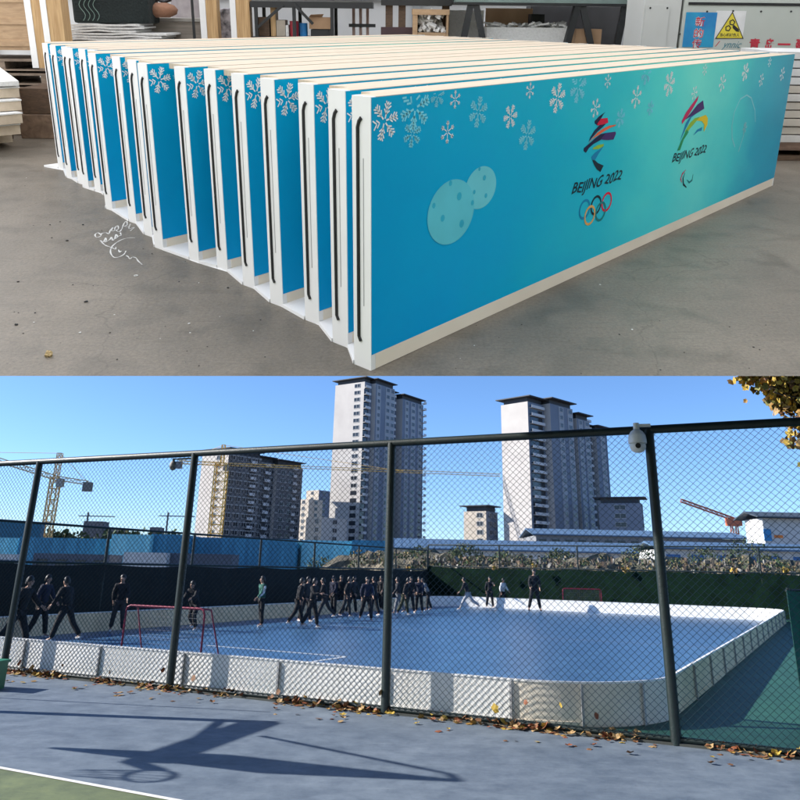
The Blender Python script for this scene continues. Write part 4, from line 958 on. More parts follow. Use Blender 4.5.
tb = facade('white_hall', 'white gabled hall with a blue and orange banner at the right edge', 'building', 762, 850, 518, 548, 118, 6, M_shedw, mat('dark_roof', (0.06, 0.08, 0.1), 0.6), 0.9, over=1.2)
L0 = at(762, 520, 118); 
mb = MB(); zc = at(768, 530, 117.8)
for nm, u0, u1, v0, v1, m_ in (('banner', 763, 772, 529, 541, mat('blue_banner', (0.03, 0.25, 0.55), 0.5)), ('banner', 774, 783, 535, 538, mat('orange_banner', (0.8, 0.22, 0.03), 0.5))):
    a = at(u0, v0, 117.9); b = at(u1, v1, 117.9); mb = MB(); x0 = a.x - L0.x; x1 = b.x - L0.x
    mb.box((x0, -0.12, b.z), (x1, -0.02, a.z)); mb.build(nm, m_, tb)
# rubble bank and scrub beyond the far fence
M_rub = mat('rubble_bank', (0.20, 0.17, 0.12), 0.95, (0.05, 0.055, 0.035), scale=0.55, detail=12, bump=0.8, bscale=2, fac=(0.42, 0.58))
def bank():
    mb = MB(); nx, ny = 180, 8
    vs_ = []
    for i in range(nx + 1):
        for j in range(ny + 1):
            u = -30 + 72 * i / nx; v = 47 + 12 * j / ny
            h = (math.sin(j / ny * math.pi) ** 0.6 if 0 < j < ny else 0) * (2.75 + 0.6 * noise.noise(Vector((u * .22, v * .2, 0))) + 0.9 * noise.noise(Vector((u * 1.1, v * 1.0, 3))))
            p = F(u, v, h - (0.1 if j in (0, ny) else 0)); vs_.append(p)
    mb.add(vs_, [(i * (ny + 1) + j, (i + 1) * (ny + 1) + j, (i + 1) * (ny + 1) + j + 1, i * (ny + 1) + j + 1) for i in range(nx) for j in range(ny)])
    return mb
tag(bank().build('rubble_bank', M_rub), kind='structure')
rb_ = random.Random(8)
M_slab = [mat('broken_concrete', (0.26, 0.245, 0.22), 0.9), mat('old_timber', (0.15, 0.12, 0.09), 0.9), mat('rusty_scrap', (0.15, 0.105, 0.08), 0.9), mat('dark_scrap', (0.07, 0.07, 0.065), 0.9)]
mb = MB()
for k in range(1500):
    u = rb_.uniform(-28, 22); v = rb_.uniform(47.8, 52); p = F(u, v, rb_.uniform(1.5, 2.55)); mb.mi = rb_.randrange(4)
    mb.T = Matrix.Translation(p) @ Euler((rb_.gauss(0, .25), rb_.gauss(0, .25), rb_.uniform(0, 6))).to_matrix().to_4x4(); s = 0.04 + 0.12 * rb_.random() ** 2
    mb.box((-s, -s * .3, -.08), (s, s * .3, rb_.uniform(.05, .3)))
tag(mb.build('rubble', M_slab), 'broken concrete, timber and scrap piled beyond the far green fence', 'rubble', kind='stuff')
def foliage(mb, c, rx, ry, rz, n, s, rr):
    for k in range(n):
        d = Vector((rr.gauss(0, 1), rr.gauss(0, 1), rr.gauss(0, 1))).normalized() * rr.uniform(0.55, 1.0)
        p = Vector(c) + Vector((d.x * rx, d.y * ry, d.z * rz)); q = Euler((rr.uniform(0, 6), rr.uniform(0, 6), rr.uniform(0, 6))).to_matrix()
        s2 = s * rr.uniform(.6, 1.3); mb.mi = rr.randrange(2)
        mb.add([p + q @ Vector(v_) for v_ in ((-s2, -s2 * .5, 0), (s2, -s2 * .5, 0), (s2 * .6, s2 * .6, s2 * .2), (-s2 * .6, s2 * .6, 0))], [(0, 1, 2, 3)])
M_lg = [mat('shrub_green', (0.045, 0.085, 0.03), 0.8), mat('shrub_olive', (0.09, 0.10, 0.04), 0.8)]
for k, (u, D, s) in enumerate([(322, 60, 1.2), (338, 64, 1.0), (358, 62, 1.1), (376, 58, 1.0), (420, 57, .9), (465, 55, 1.0), (505, 55, .8), (560, 55, .9), (640, 58, 1.1), (705, 60, 1.1), (748, 60, 1.4), (770, 62, 1.0)]):
    p = at(u, 564, D); mb = MB(); foliage(mb, (0, 0, s * 1.1 + 1.4 * (u > 400)), s * 1.3, s, s * 1.1, 900, 0.07, rb_)
    t = thing('shrub', f'scrubby green shrub beyond the far fence, {ORD[k+1]} of twelve from the left', 'shrub', (p.x, p.y, 0), 'shrubs beyond the far fence'); mb.build('foliage', M_lg, t)
    mb = MB(); mb.tube([(0, 0, 0), (0.1, 0, 1.4 * (u > 400) + s)], 0.05, 5); mb.build('stem', BK, t)
mb = MB()
for k in range(95):
    u = -27 + 50 * k / 95 + rb_.uniform(-.3, .3); p = F(u, rb_.uniform(47.5, 50.5), rb_.uniform(1.9, 2.75)); foliage(mb, p, rb_.uniform(.4, 1.0), .4, rb_.uniform(.15, .5), 55, .07, rb_)
tag(mb.build('scrub', [M_lg[0], mat('dry_grass', (0.22, 0.17, 0.08), .9)]), 'low dry scrub and weeds growing over the bank beyond the far fence', 'scrub', kind='stuff')
# dark tree line on the far left skyline
mb = MB()
for k in range(60):
    u = -20 + rb_.uniform(0, 210); p = at(u, 531 + rb_.uniform(0, 4), 330); hgt = p.z
    foliage(mb, (p.x, p.y, hgt * 0.55), 5, 4, hgt * 0.5, 70, 1.1, rb_)
tag(mb.build('tree_line', M_lg), 'dark line of far trees on the left skyline', 'trees', kind='stuff')
for k, (u0, u1, v) in enumerate([(84, 104, 521), (110, 124, 529), (150, 160, 527)]):
    facade('far_block', ['grey unfinished block on the far left skyline beside the yellow crane', 'very small grey block low on the left skyline', 'small grey block on the skyline left of the second fence post'][k], 'building', u0, u1, v, 550, 600, 12, M_conc)
# ================================================================== THE WORKSHOP HALL (pitched up above the court)
e0 = abfloor(0, 376); e1 = abfloor(800, 376)
sl_ = (e1[1] - e0[1]) / (e1[0] - e0[0])
def fb(a): return e0[1] + sl_ * (a - e0[0])
AL_, AR_, BB = -8.0, 8.6, 15.6
M_conc_floor = concrete_floor()
th = 0.10; und = th / (1.526 / 3.08) + 0.03
def bnd(a, b): return (a, b)
mb = MB()
top = [(AL_, fb(AL_)), (AR_, fb(AR_)), (AR_, BB), (AL_, BB)]
bot = [(AL_, fb(AL_) + und), (AR_, fb(AR_) + und), (AR_, BB), (AL_, BB)]
mb.add([(x, y, 0) for x, y in top] + [(x, y, -th) for x, y in bot], [(0, 1, 2, 3), (7, 6, 5, 4), (0, 4, 5, 1), (1, 5, 6, 2), (2, 6, 7, 3), (3, 7, 4, 0)])
fl_ = mb.build('workshop_floor', M_conc_floor, M=AB); tag(fl_, kind='structure')
SUN_DIFFUSER = translucent('sun_diffusing_sheet', (0.97, 0.955, 0.92))  # milky sheet added out of view to soften the sun in the hall
M_wallp = mat('white_painted_wall', (0.62, 0.63, 0.63), 0.7, (0.48, 0.49, 0.50), scale=0.7, detail=8)
M_girt = mat('grey_steel_frame', (0.25, 0.27, 0.28), 0.5)
sh = thing('workshop_building', 'workshop hall with pale walls and an added milky roof that softens the sun around the stacked boards', 'building', AB)
zl, zr = 3.2, 9.6
def zr_(a): return zl + (zr - zl) * (a - AL_) / (AR_ - AL_)
mb = MB(); n = 40; vs_ = []
for i in range(n + 1):
    a = AL_ + (AR_ - AL_) * i / n
    vs_ += [(a, -4.0, zr_(a) + 0.02 * math.sin(i * 2.0)), (a, BB, zr_(a) + 0.02 * math.sin(i * 2.0))]
mb.add(vs_, [(2 * i, 2 * i + 2, 2 * i + 3, 2 * i + 1) for i in range(n)]); mb.build('roof', SUN_DIFFUSER, sh)  # unseen roof, added and tilted to spread sunlight over the boards
mb = MB(); mb.add([(AL_, 1.0, 0), (AL_, BB, 0), (AL_, BB, zl), (AL_, 1.0, zl)], [(0, 1, 2, 3)]); mb.build('side_diffuser', SUN_DIFFUSER, sh)  # unseen sheet added to diffuse low sun into the hall
mb = MB(); mb.prism([(AL_, 0), (AR_, 0), (AR_, zr), (AL_, zl)], BB, BB + 0.12, ax='y'); mb.build('wall', M_wallp, sh)
mb = MB(); mb.box((AR_ + .02, -4.0, 0.0), (AR_ + .14, BB, zr - .02)); mb.build('wall', mat('bounce_white_wall', (0.82, 0.81, 0.79), 0.8), sh)  # unseen white wall added to bounce light onto the board faces
for a in (AL_ + .15, -3.8, 0.3, 4.4, AR_ - .15):
    mb = MB(); mb.bar((a, 0.3, zr_(a) - 0.12), (a, BB, zr_(a) - 0.12), 0.1, 0.18); mb.build('rafter', M_girt, sh)
    mb = MB(); mb.bar((a, BB - 0.12, 0), (a, BB - 0.12, zr_(a) - 0.2), 0.16, 0.14); mb.build('column', M_girt, sh)
for z in (0.9, 1.75, 2.6):
    mb = MB(); mb.bar((AL_ + .1, BB - 0.06, z), (AR_ - .1, BB - 0.06, z), 0.06, 0.1); mb.build('girt', M_girt, sh)

# ------------------------------------------------------------------ the stack of printed boards
BL, BT, BHt = 5.5, 0.106, 1.2
Fz0, Fz1 = 0.0765, 1.197
flake_m = mat('pale_print_flake', (0.95, 0.97, 0.98), 0.5, (0.9, 0.94, 0.96)); flake_f = mat('faint_print_flake', (0.22, 0.74, 0.90), 0.5, (0.2, 0.7, 0.88))
def snow(mb, c, s, y, rot=0.0, style=0, wd=None):
    """six branched arms"""
    wd = wd or s * 0.085
    for k in range(6):
        a = rot + k * math.pi / 3; d = Vector((math.cos(a), math.sin(a)))
        def seg(p, q, w2):
            if max(p.y, q.y) > Fz1 - w2 or min(p.x, q.x) < 0.008 or max(p.x, q.x) > BL - 0.012: return
            dd = (q - p).normalized(); nn = Vector((-dd.y, dd.x)) * w2 / 2
            mb.add([(p.x + nn.x, y, p.y + nn.y), (p.x - nn.x, y, p.y - nn.y), (q.x - nn.x, y, q.y - nn.y), (q.x + nn.x, y, q.y + nn.y)], [(0, 1, 2, 3)])
        c2 = Vector(c)
        seg(c2 + d * s * .12, c2 + d * s * .95, wd)
        for f, l in (((0.35, .28), (0.55, .34), (0.75, .26)) if style == 0 else ((0.6, .3), (0.85, .2))):
            for sg in (-1, 1):
                e = Vector((math.cos(a + sg * 0.75), math.sin(a + sg * 0.75)))
                seg(c2 + d * s * f, c2 + d * s * f + e * s * l, wd * 0.9)
    if style == 1:
        for k in range(6):
            a = rot + k * math.pi / 3; q = Vector(c) + Vector((math.cos(a), math.sin(a))) * s * .85
            if q.y + s * .14 > Fz1: continue
            mb.add([(q.x + s * .13 * math.cos(t_), y, q.y + s * .13 * math.sin(t_)) for t_ in [j * math.pi / 4 for j in range(8)]], [tuple(range(8))])
def poly_face(mb, pts, y):
    P = [face(*p) for p in pts]
    # triangulate with a fan from bmesh-safe ngon
    mb.add([(x, y, z) for x, z in P], [tuple(range(len(P)))])
def stroke(mb, pts, w_, y, closed=False):
    """pts in board x,z"""
    P = [Vector(p) for p in pts]; n = len(P); vs_ = []
    for i in range(n):
        if closed: d = (P[(i + 1) % n] - P[i - 1]).normalized()
        else: d = (P[min(i + 1, n - 1)] - P[max(i - 1, 0)]).normalized()
        nn = Vector((-d.y, d.x)) * (w_[i] if isinstance(w_, list) else w_) / 2
        vs_ += [(P[i].x + nn.x, y, P[i].y + nn.y), (P[i].x - nn.x, y, P[i].y - nn.y)]
    m = n if closed else n - 1
    mb.add(vs_, [(2 * i, 2 * i + 1, 2 * ((i + 1) % n) + 1, 2 * ((i + 1) % n)) for i in range(m)])
YP = -0.0030
def decor():
    mb = MB()
    # crisp flakes: image point, half height in pixels
    spec = [((384, 121), 0.085, 0, 0.2), ((447, 132), 0.05, 1, 0.5), ((557, 98), 0.082, 0, 0.3), ((510, 116.5), 0.062, 0, 0.1), ((595, 108), 0.055, 1, 0.2), ((636, 97), 0.070, 1, 0.4), ((669, 84), 0.085, 0, 0.25), ((694, 93), 0.05, 1, 0.1), ((722, 83), 0.065, 1, 0.3), ((745, 72), 0.075, 0, 0.2), ((761, 80), 0.055, 1, 0.2), ((782, 74), 0.06, 1, 0.3)]
    for (p, s, st, ro) in spec:
        x, z = face(*p); mb.mi = 0; snow(mb, (x, z), s, YP, ro, st)
    for (u, v) in [(455, 89), (530, 84), (608, 75), (705, 66), (770, 58)]:
        x, z = face(u, v); mb.mi = 0; snow(mb, (x, Fz1 - 0.045), 0.04, YP, 0.5, 1)
    for fi, (p, s) in enumerate([((415, 108), 0.10), ((412, 134), 0.06), ((478, 112), 0.075), ((578, 87), 0.09), ((527, 135), 0.08), ((646, 74), 0.07), ((620, 118), 0.06), ((437, 96), 0.05), ((650, 108), 0.05)]):
        x, z = face(*p); mb.mi = 1; snow(mb, (x, z), s, YP + .0008 - .00012 * fi, 0.35, 0, s * 0.10)
    return mb
M_ink = {k: mat('ink_' + k, c, 0.5, tuple(x * 0.9 for x in c), spec=0.12) for k, c in dict(navy=(0.015, 0.02, 0.07), red=(0.70, 0.015, 0.06), orange=(0.85, 0.16, 0.07), purple=(0.07, 0.03, 0.16), lime=(0.33, 0.55, 0.05), blue=(0.01, 0.25, 0.50), dark=(0.012, 0.03, 0.05), yellow=(0.85, 0.62, 0.03), green=(0.02, 0.32, 0.12), ringo=(0.80, 0.45, 0.14), teal=(0.015, 0.22, 0.24), pale=(0.13, 0.62, 0.76), paler=(0.17, 0.66, 0.78), crater=(0.04, 0.46, 0.66), pink=(0.60, 0.03, 0.13), arc=(0.30, 0.68, 0.76)).items()}
INK = list(M_ink.values()); IK = {k: i for i, k in enumerate(M_ink)}
def emblem_left():
    mb = MB(); o = lambda pts: [(560 + x / 10, 105 + y / 10) for x, y in pts]
    def P(c, pts, y=YP):
        mb.mi = IK[c]; poly_face(mb, o(pts), y)
    P('navy', [(450, 68), (425, 100), (400, 150), (365, 200), (345, 185), (342, 160), (385, 115)])
    P('red', [(405, 135), (470, 128), (477, 175), (440, 190), (365, 205), (372, 180)], YP - .0006)
    P('navy', [(395, 195), (455, 188), (420, 222), (370, 265), (325, 315), (280, 370), (300, 320), (340, 255)])
    P('orange', [(560, 195), (545, 210), (500, 225), (440, 260), (380, 300), (325, 335), (278, 382), (320, 330), (370, 275), (430, 232), (490, 205)], YP - .0006)
    P('purple', [(550, 265), (555, 285), (530, 345), (470, 350), (400, 345), (450, 280)], YP - .0006)
    P('navy', [(455, 278), (405, 347), (330, 390), (285, 430), (255, 478), (232, 460), (235, 430), (300, 375), (350, 330), (400, 292)])
    P('lime', [(435, 388), (430, 412), (380, 440), (320, 442), (330, 425), (375, 400)])
    P('blue', [(435, 408), (385, 480), (345, 550), (315, 545), (308, 520), (345, 475), (395, 440)], YP - .0006)
    P('dark', [(318, 548), (345, 552), (375, 580), (432, 605), (400, 670), (365, 645), (335, 595)])
    return mb
def emblem_right():
    mb = MB(); o = lambda pts: [(660 + x / 7.27, 90 + y / 7.27) for x, y in pts]
    def P(c, pts, y=YP):
        mb.mi = IK[c]; poly_face(mb, o(pts), y)
    P('pink', [(278, 40), (270, 75), (235, 135), (200, 190), (158, 248), (155, 225), (185, 165), (235, 95)])
    P('purple', [(310, 75), (318, 135), (270, 165), (215, 195), (180, 215), (235, 150), (270, 105)], YP - .0006)
    P('blue', [(275, 160), (225, 200), (180, 290), (140, 375), (160, 315), (185, 240), (215, 195)])
    P('yellow', [(330, 180), (345, 205), (342, 250), (315, 305), (318, 250), (300, 225), (262, 222), (290, 195)], YP - .0006)
    P('lime', [(290, 193), (265, 222), (215, 280), (190, 320), (178, 300), (215, 240), (250, 205)])
    P('green', [(192, 285), (205, 305), (170, 360), (142, 438), (122, 440), (150, 370)], YP - .0006)
    P('blue', [(305, 268), (300, 295), (275, 300), (240, 330), (265, 290)])
    return mb
def rings():
    mb = MB()
    rx = [((584.2 - 0, 209.3), 'blue'), ((595.6, 205.2), 'dark'), ((606.3, 201.8), 'red'), ((589.3, 215.2), 'ringo'), ((600.2, 211.3), 'teal')]
    for (p, c) in rx:
        x, z = face(*p); mb.mi = IK[c]; stroke(mb, [(x + 0.060 * math.cos(t_), z + 0.055 * math.sin(t_)) for t_ in [2 * math.pi * k / 28 for k in range(28)]], 0.015, YP - (0.0006 if c in ('ringo', 'teal') else 0), closed=True)
    return mb
def agitos():
    mb = MB(); o = lambda x, y: face(660 + x / 7.27, 90 + y / 7.27)
    mb.mi = IK['pink']; stroke(mb, [o(185, 580), o(160, 610), o(148, 645), o(155, 672)], [.004, .016, .018, .006], YP)
    mb.mi = IK['dark']; stroke(mb, [o(180, 600), o(165, 640), o(168, 685), o(190, 708)], [.004, .016, .02, .006], YP)
    mb.mi = IK['teal']; stroke(mb, [o(192, 652), o(210, 672), o(230, 655), o(238, 612)], [.004, .016, .018, .006], YP)
    return mb
def lettering(which):
    mb = MB(); mb.mi = IK['dark']
    for (ul, vl, ur, vr, hh) in (((570.5, 198.2, 621, 182, 0.082), (670.8, 166.6, 705.5, 153.6, 0.078))[which],):
        x0, z0 = face(ul, vl); x1, z1 = face(ur, vr); zz = (z0 + z1) / 2
        vs_, fs_ = text_mesh('BEIJING 2022', shear=0.35, bold=0.018, space=1.0)
        mb.add([(x0 + a * (x1 - x0), YP, zz + b * hh + 0.006 * math.sin(a * 23)) for a, b in vs_], fs_)
    return mb
def ovals(part):
    mb = MB()
    def ell(p, rx_, rz_, c, y, ph=0.0):
        x, z = face(*p); mb.mi = IK[c]
        mb.add([(x + rx_ * math.cos(t_) * math.cos(ph) - rz_ * math.sin(t_) * math.sin(ph), y, z + rx_ * math.cos(t_) * math.sin(ph) + rz_ * math.sin(t_) * math.cos(ph)) for t_ in [2 * math.pi * k / 36 for k in range(36)]], [tuple(range(36))])
    if part == 1: ell((480.5, 187.6), .128, .105, 'paler', YP)
    if part == 0: ell((451, 212), .178, .155, 'pale', YP - .0005)
    s = 589 / 140
    for (x, y, r) in [] if part else [(378, 518, .012), (415, 573, .018), (345, 665, .015), (425, 688, .018), (308, 612, .012), (470, 600, .012)]: ell((360 + x / s, 60 + y / s), r, r * 1.1, 'crater', YP - .001)
    for (x, y, r) in [] if part != 1 else [(500, 458, .009), (521, 495, .012), (478, 555, .010), (527, 570, .011)]: ell((360 + x / s, 60 + y / s), r, r * 1.1, 'crater', YP - .001)
    # thin arc with a small cluster at its foot
    if part < 2: return mb
    mb.mi = IK['arc']; A_ = [(755, 122), (754.5, 110), (751, 98), (746.5, 95), (740, 99), (734, 112), (731.5, 126), (731.8, 138), (734.5, 147)]
    stroke(mb, [face(*p) for p in A_], .012, YP)
    x, z = face(744.5, 128); snow(mb, (x, z), .05, YP, .2, 0, .006); stroke(mb, [face(745, 122), face(743, 136), face(738, 152)], .014, YP)
    return mb
# common meshes
fr = MB()
# frame: hollow profile round the print, end faces white, long edges cream
fr.mi = 0
fr.box((0, 0, 0), (0.03, BT, BHt)); fr.box((BL - 0.03, 0, 0), (BL, BT, BHt))
fr.mi = 1
fr.box((0.03, 0, BHt - 0.03), (BL - 0.03, BT, BHt)); fr.box((0.03, 0.0125, 0.002), (BL - 0.03, BT, 0.03))
fr.mi = 2; fr.box((0.03, -0.002, 0.002), (BL - 0.03, 0.012, Fz0 - 0.001))
me_frame = fr.mesh('frame', [M_pvc, M_cream, M_creamlift])
mb = MB(); mb.box((0.0305, 0.014, 0.0305), (BL - 0.031, BT - 0.002, BHt - 0.031)); me_core = mb.mesh('back_panel', M_pvc)
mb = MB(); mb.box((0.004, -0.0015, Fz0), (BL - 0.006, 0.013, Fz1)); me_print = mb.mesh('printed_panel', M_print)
me_flakes = decor().mesh('snowflakes', [flake_m, flake_f])
mb = MB()
zs = [0.137] + [0.2 + 0.1 * k for k in range(9)] + [1.085]
mb.tube([(-0.001, 0.060, 0.128)] + [(-0.001, 0.072, z) for z in (0.15, 0.5, 1.0, 1.075)] + [(-0.001, 0.064, 1.10), (-0.001, 0.052, 1.114)], 0.0085, 8); me_slot = mb.mesh('edge_seal', M_black)
mb = MB(); mb.box((-0.0015, 0.040, 0.30), (0.002, 0.044, 0.95)); me_seam = mb.mesh('edge_seam', M_plast_grey)
def base_mesh(dep, dx=0.0):
    mb = MB(); mb.prism([(-0.004, 0.004), (BL - 0.02, 0.004), (BL - 0.02 + dx, dep), (dx - 0.004, dep)], -0.0005 + 0.0015, 0.0018 + 0.0); mb.prism([(-0.006, BT + 0.002), (BL - 0.02, BT + 0.002), (BL - 0.02, dep), (dx - 0.006, dep)], 0.002, 0.020); return mb.mesh('base_plate', M_pvc)
def cap_mesh(dep):
    mb = MB(); mb.box((0.13, BT + 0.0005, BHt - 0.032), (BL - 0.04, dep, BHt - 0.001)); return mb.mesh('top_rail', M_cream)
XO = [1.206, 1.06, 1.015, .955, .955, .93, .70, .62, .506, .385, .385, .405, .322, .244, .206, .106, 0]
YO = [5.345, 4.883, 4.57, 4.362, 4.15, 3.95, 3.5, 3.011, 2.606, 2.278, 1.872, 1.602, 1.235, .892, .564, .253, 0]
N = len(YO)
first = None
for i in range(N - 1, -1, -1):
    k = N - i
    M_ = WM @ T(XO[i], YO[i], 0.0)
    if k == 1: lb = 'front printed blue board of the stack with the full winter games artwork facing out'
    elif k == N: lb = 'rearmost printed blue board of the long stack, farthest to the left'
    else: lb = f'white edged blue printed board, {ORD[k]} from the front of the stack'
    if first is None:
        t = first = thing('printed_rink_board', lb, 'rink board', M_, 'printed rink boards standing in a stack')
        f_ = bpy.data.objects.new('frame', me_frame); C.objects.link(f_); f_.parent = t
        c_ = bpy.data.objects.new('back_panel', me_core); C.objects.link(c_); c_.parent = t
        p_ = bpy.data.objects.new('printed_panel', me_print); C.objects.link(p_); p_.parent = t
        s_ = bpy.data.objects.new('snowflakes', me_flakes); C.objects.link(s_); s_.parent = p_
        for nm, mbb in (('figure_emblem', emblem_left()), ('arched_emblem', emblem_right()), ('rings', rings()), ('crescents', agitos()), ('lettering', lettering(0)), ('lettering', lettering(1)), ('ball_print', ovals(0)), ('ball_print', ovals(1)), ('arc_print', ovals(2))):
            mbb.build(nm, INK, p_)
        z_ = bpy.data.objects.new('edge_seal', me_slot); C.objects.link(z_); z_.parent = f_
        q_ = bpy.data.objects.new('edge_seam', me_seam); C.objects.link(q_); q_.parent = f_
        b_ = bpy.data.objects.new('base_plate', base_mesh(0.251, 0.106)); C.objects.link(b_); b_.parent = t
        r_ = bpy.data.objects.new('top_rail', cap_mesh(0.18)); C.objects.link(r_); r_.parent = t
    else:
        t = copy_tree(first); t.matrix_world = M_; tag(t, lb)
        gap = (YO[i - 1] - YO[i]) if i > 0 else 0.35
        for ch in t.children:
            if ch.name.startswith('base_plate'): ch.data = base_mesh(gap - 0.002 if i > 0 else 0.30, (XO[i - 1] - XO[i]) if i > 0 else -0.05)
            if ch.name.startswith('top_rail'): ch.data = cap_mesh(max(BT + .01, min(0.36, gap - (0.075 if k < 5 else 0.02))))
# ------------------------------------------------------------------ bits on the floor
rf = random.Random(4)
M_grit = [mat('dark_grit', (0.03, 0.03, 0.03), 0.9), mat('white_chip', (0.7, 0.7, 0.68), 0.8), mat('tan_chip', (0.45, 0.33, 0.16), 0.8)]
mb = MB()
spots = [(52, 238), (83, 225), (67, 241), (35, 313), (16, 325), (73, 285), (110, 333), (152, 254), (179, 282), (228, 288), (86, 302), (60, 222), (50, 165 + 60), (18, 282)]
def chip(u, v, s, mi):
    p = wfloor(u, v); mb.mi = mi; n = 7; r0 = rf.uniform(0, 6)
    pts = [(p.x + s * rf.uniform(.5, 1) * math.cos(r0 + k), p.y + s * rf.uniform(.5, 1) * math.sin(r0 + k)) for k in [2 * math.pi * j / n for j in range(n)]]
    mb.prism(pts, 0.001, s * 0.5)
for u, v in spots: chip(u, v, rf.uniform(.006, .012), 0)
for k in range(150): chip(rf.uniform(-20, 820), rf.uniform(150, 374), rf.uniform(.002, .006), rf.choice([0, 0, 0, 1]))
for u, v in [(80, 333), (189, 324), (600, 285), (632, 330)]: chip(u, v, .008, 1)
mb2 = mb.mesh('floor_grit', M_grit); o = bpy.data.objects.new('floor_grit', mb2); C.objects.link(o); o.matrix_world = WM; tag(o, 'small dark crumbs and white chips scattered on the workshop floor', 'grit', kind='stuff')
mb = MB(); p = wfloor(49, 356); 
for k in range(5): mb.tube([(rf.uniform(-.02, .02), rf.uniform(-.02, .02), .006), (rf.uniform(-.02, .02), rf.uniform(-.02, .02), .016)], .008, 6)
tag(mb.build('wood_chip', M_grit[2], M=WM @ T(p.x, p.y, 0)), 'small tan scrap of wood on the workshop floor near the front', 'wood scrap')
p = wfloor(136, 276); mb = MB(); mb.tube([(0.010 * math.cos(t_), 0.010 * math.sin(t_), 0.003) for t_ in [2 * math.pi * k / 12 for k in range(13)]], .0028, 6)
tag(mb.build('washer', M_grit[1], M=WM @ T(p.x, p.y, 0)), 'tiny white ring lying alone on the workshop floor', 'ring')
# white string scrawl
def spl(pts, n=6):
    out = []
    for i in range(len(pts) - 1):
        p0 = Vector(pts[max(i - 1, 0)]); p1 = Vector(pts[i]); p2 = Vector(pts[i + 1]); p3 = Vector(pts[min(i + 2, len(pts) - 1)])
        for k in range(n):
            t_ = k / n; out.append(0.5 * ((2 * p1) + (p2 - p0) * t_ + (2 * p0 - 5 * p1 + 4 * p2 - p3) * t_ ** 2 + (-p0 + 3 * p1 - 3 * p2 + p3) * t_ ** 3))
    out.append(Vector(pts[-1])); return out
s8 = 800 / 70
S1 = [(245, 290), (205, 262), (172, 285), (190, 315), (235, 300), (250, 270), (300, 262), (330, 275), (345, 235), (375, 200), (360, 240), (395, 235), (400, 205), (430, 180), (440, 215), (415, 235), (450, 250), (480, 215), (500, 160), (530, 130), (540, 170), (510, 190), (560, 190), (575, 160), (560, 215), (620, 200), (575, 240)]
S2 = [(240, 360), (235, 350), (270, 365), (290, 320), (300, 350), (285, 370), (340, 340), (360, 310), (375, 350), (400, 320), (410, 280), (430, 310), (395, 335), (445, 300), (470, 290), (460, 260)]
S3 = [(240, 360), (270, 390), (300, 410), (345, 425), (380, 440), (405, 450), (410, 425)]
S4 = [(630, 320), (560, 320), (480, 340), (410, 380), (360, 430), (350, 490), (385, 540), (440, 540), (500, 510), (525, 470)]
S5 = [(440, 455), (455, 485), (470, 470)]; S6 = [(525, 520), (550, 535), (570, 560), (600, 540), (640, 550), (665, 585), (710, 625)]
p0 = wfloor(120, 245); mb = MB()
for S_ in (S1, S2, S3, S4, S5, S6):
    pts = [wfloor(80 + q.x / s8, 210 + q.y / s8) - p0 for q in spl(S_)]
    w__ = [0.004 + 0.006 * abs(math.sin(j * .37)) for j in range(len(pts))]
    vv = []
    for j, q in enumerate(pts):
        d = (pts[min(j + 1, len(pts) - 1)] - pts[max(j - 1, 0)]); d = d.normalized() if d.length else Vector((1, 0, 0)); nn = Vector((-d.y, d.x, 0)) * w__[j] * .5
        vv += [Vector((q.x, q.y, .0015)) + nn, Vector((q.x, q.y, .0015)) - nn]
    mb.add(vv, [(2 * j, 2 * j + 1, 2 * j + 3, 2 * j + 2) for j in range(len(pts) - 1)])
tag(mb.build('chalk_scrawl', M_grit[1], M=WM @ T(p0.x, p0.y, 0)), 'looping white chalk scrawl on the workshop floor beside the stack', 'scrawl')

# ------------------------------------------------------------------ left side: foam panels, crate, tall planks
M_ply = wood('warm_plywood', (0.50, 0.34, 0.20), (0.36, 0.23, 0.13), (1, 1, 5), 0.6)
M_pine = wood('golden_pine', (0.60, 0.40, 0.20), (0.38, 0.22, 0.09), (14, 14, 0.8), 0.55, wsc=3)
M_dkwood = wood('dark_wood', (0.14, 0.085, 0.05), (0.07, 0.045, 0.03), (2, 2, 8), 0.7)
M_card = mat('brown_cardboard', (0.42, 0.27, 0.16), 0.85, (0.34, 0.21, 0.12), scale=3)
M_foam = mat('white_foam', (0.80, 0.80, 0.78), 0.9, (0.70, 0.70, 0.68), scale=30, bump=0.5, bscale=40)
M_foams = mat('cream_foam_edge', (0.62, 0.52, 0.40), 0.9, (0.52, 0.43, 0.32), scale=10)
M_steel2 = mat('black_steel_frame', (0.02, 0.022, 0.024), 0.5)
def abt(a, b, z=0, rz=0): return AB @ T(a, b, z) @ RZ(rz)
a_, b_ = abfloor(14, 146)
t = thing('foam_panel_stack_pallet', 'low dark pallet under the fanned white foam panels', 'pallet', abt(a_ - 0.75, b_ + 0.1))
mb = MB(); 
for k in range(3): mb.box((-0.5, -0.05 + k * 0.38, 0.001), (0.5, 0.05 + k * 0.38, 0.05))
mb.build('bearer', M_dkwood, t)
tips_px = [(13, 141, .0), (21, 133, 0), (23, 122, 0), (22, 109, 0), (20, 96, 0)]
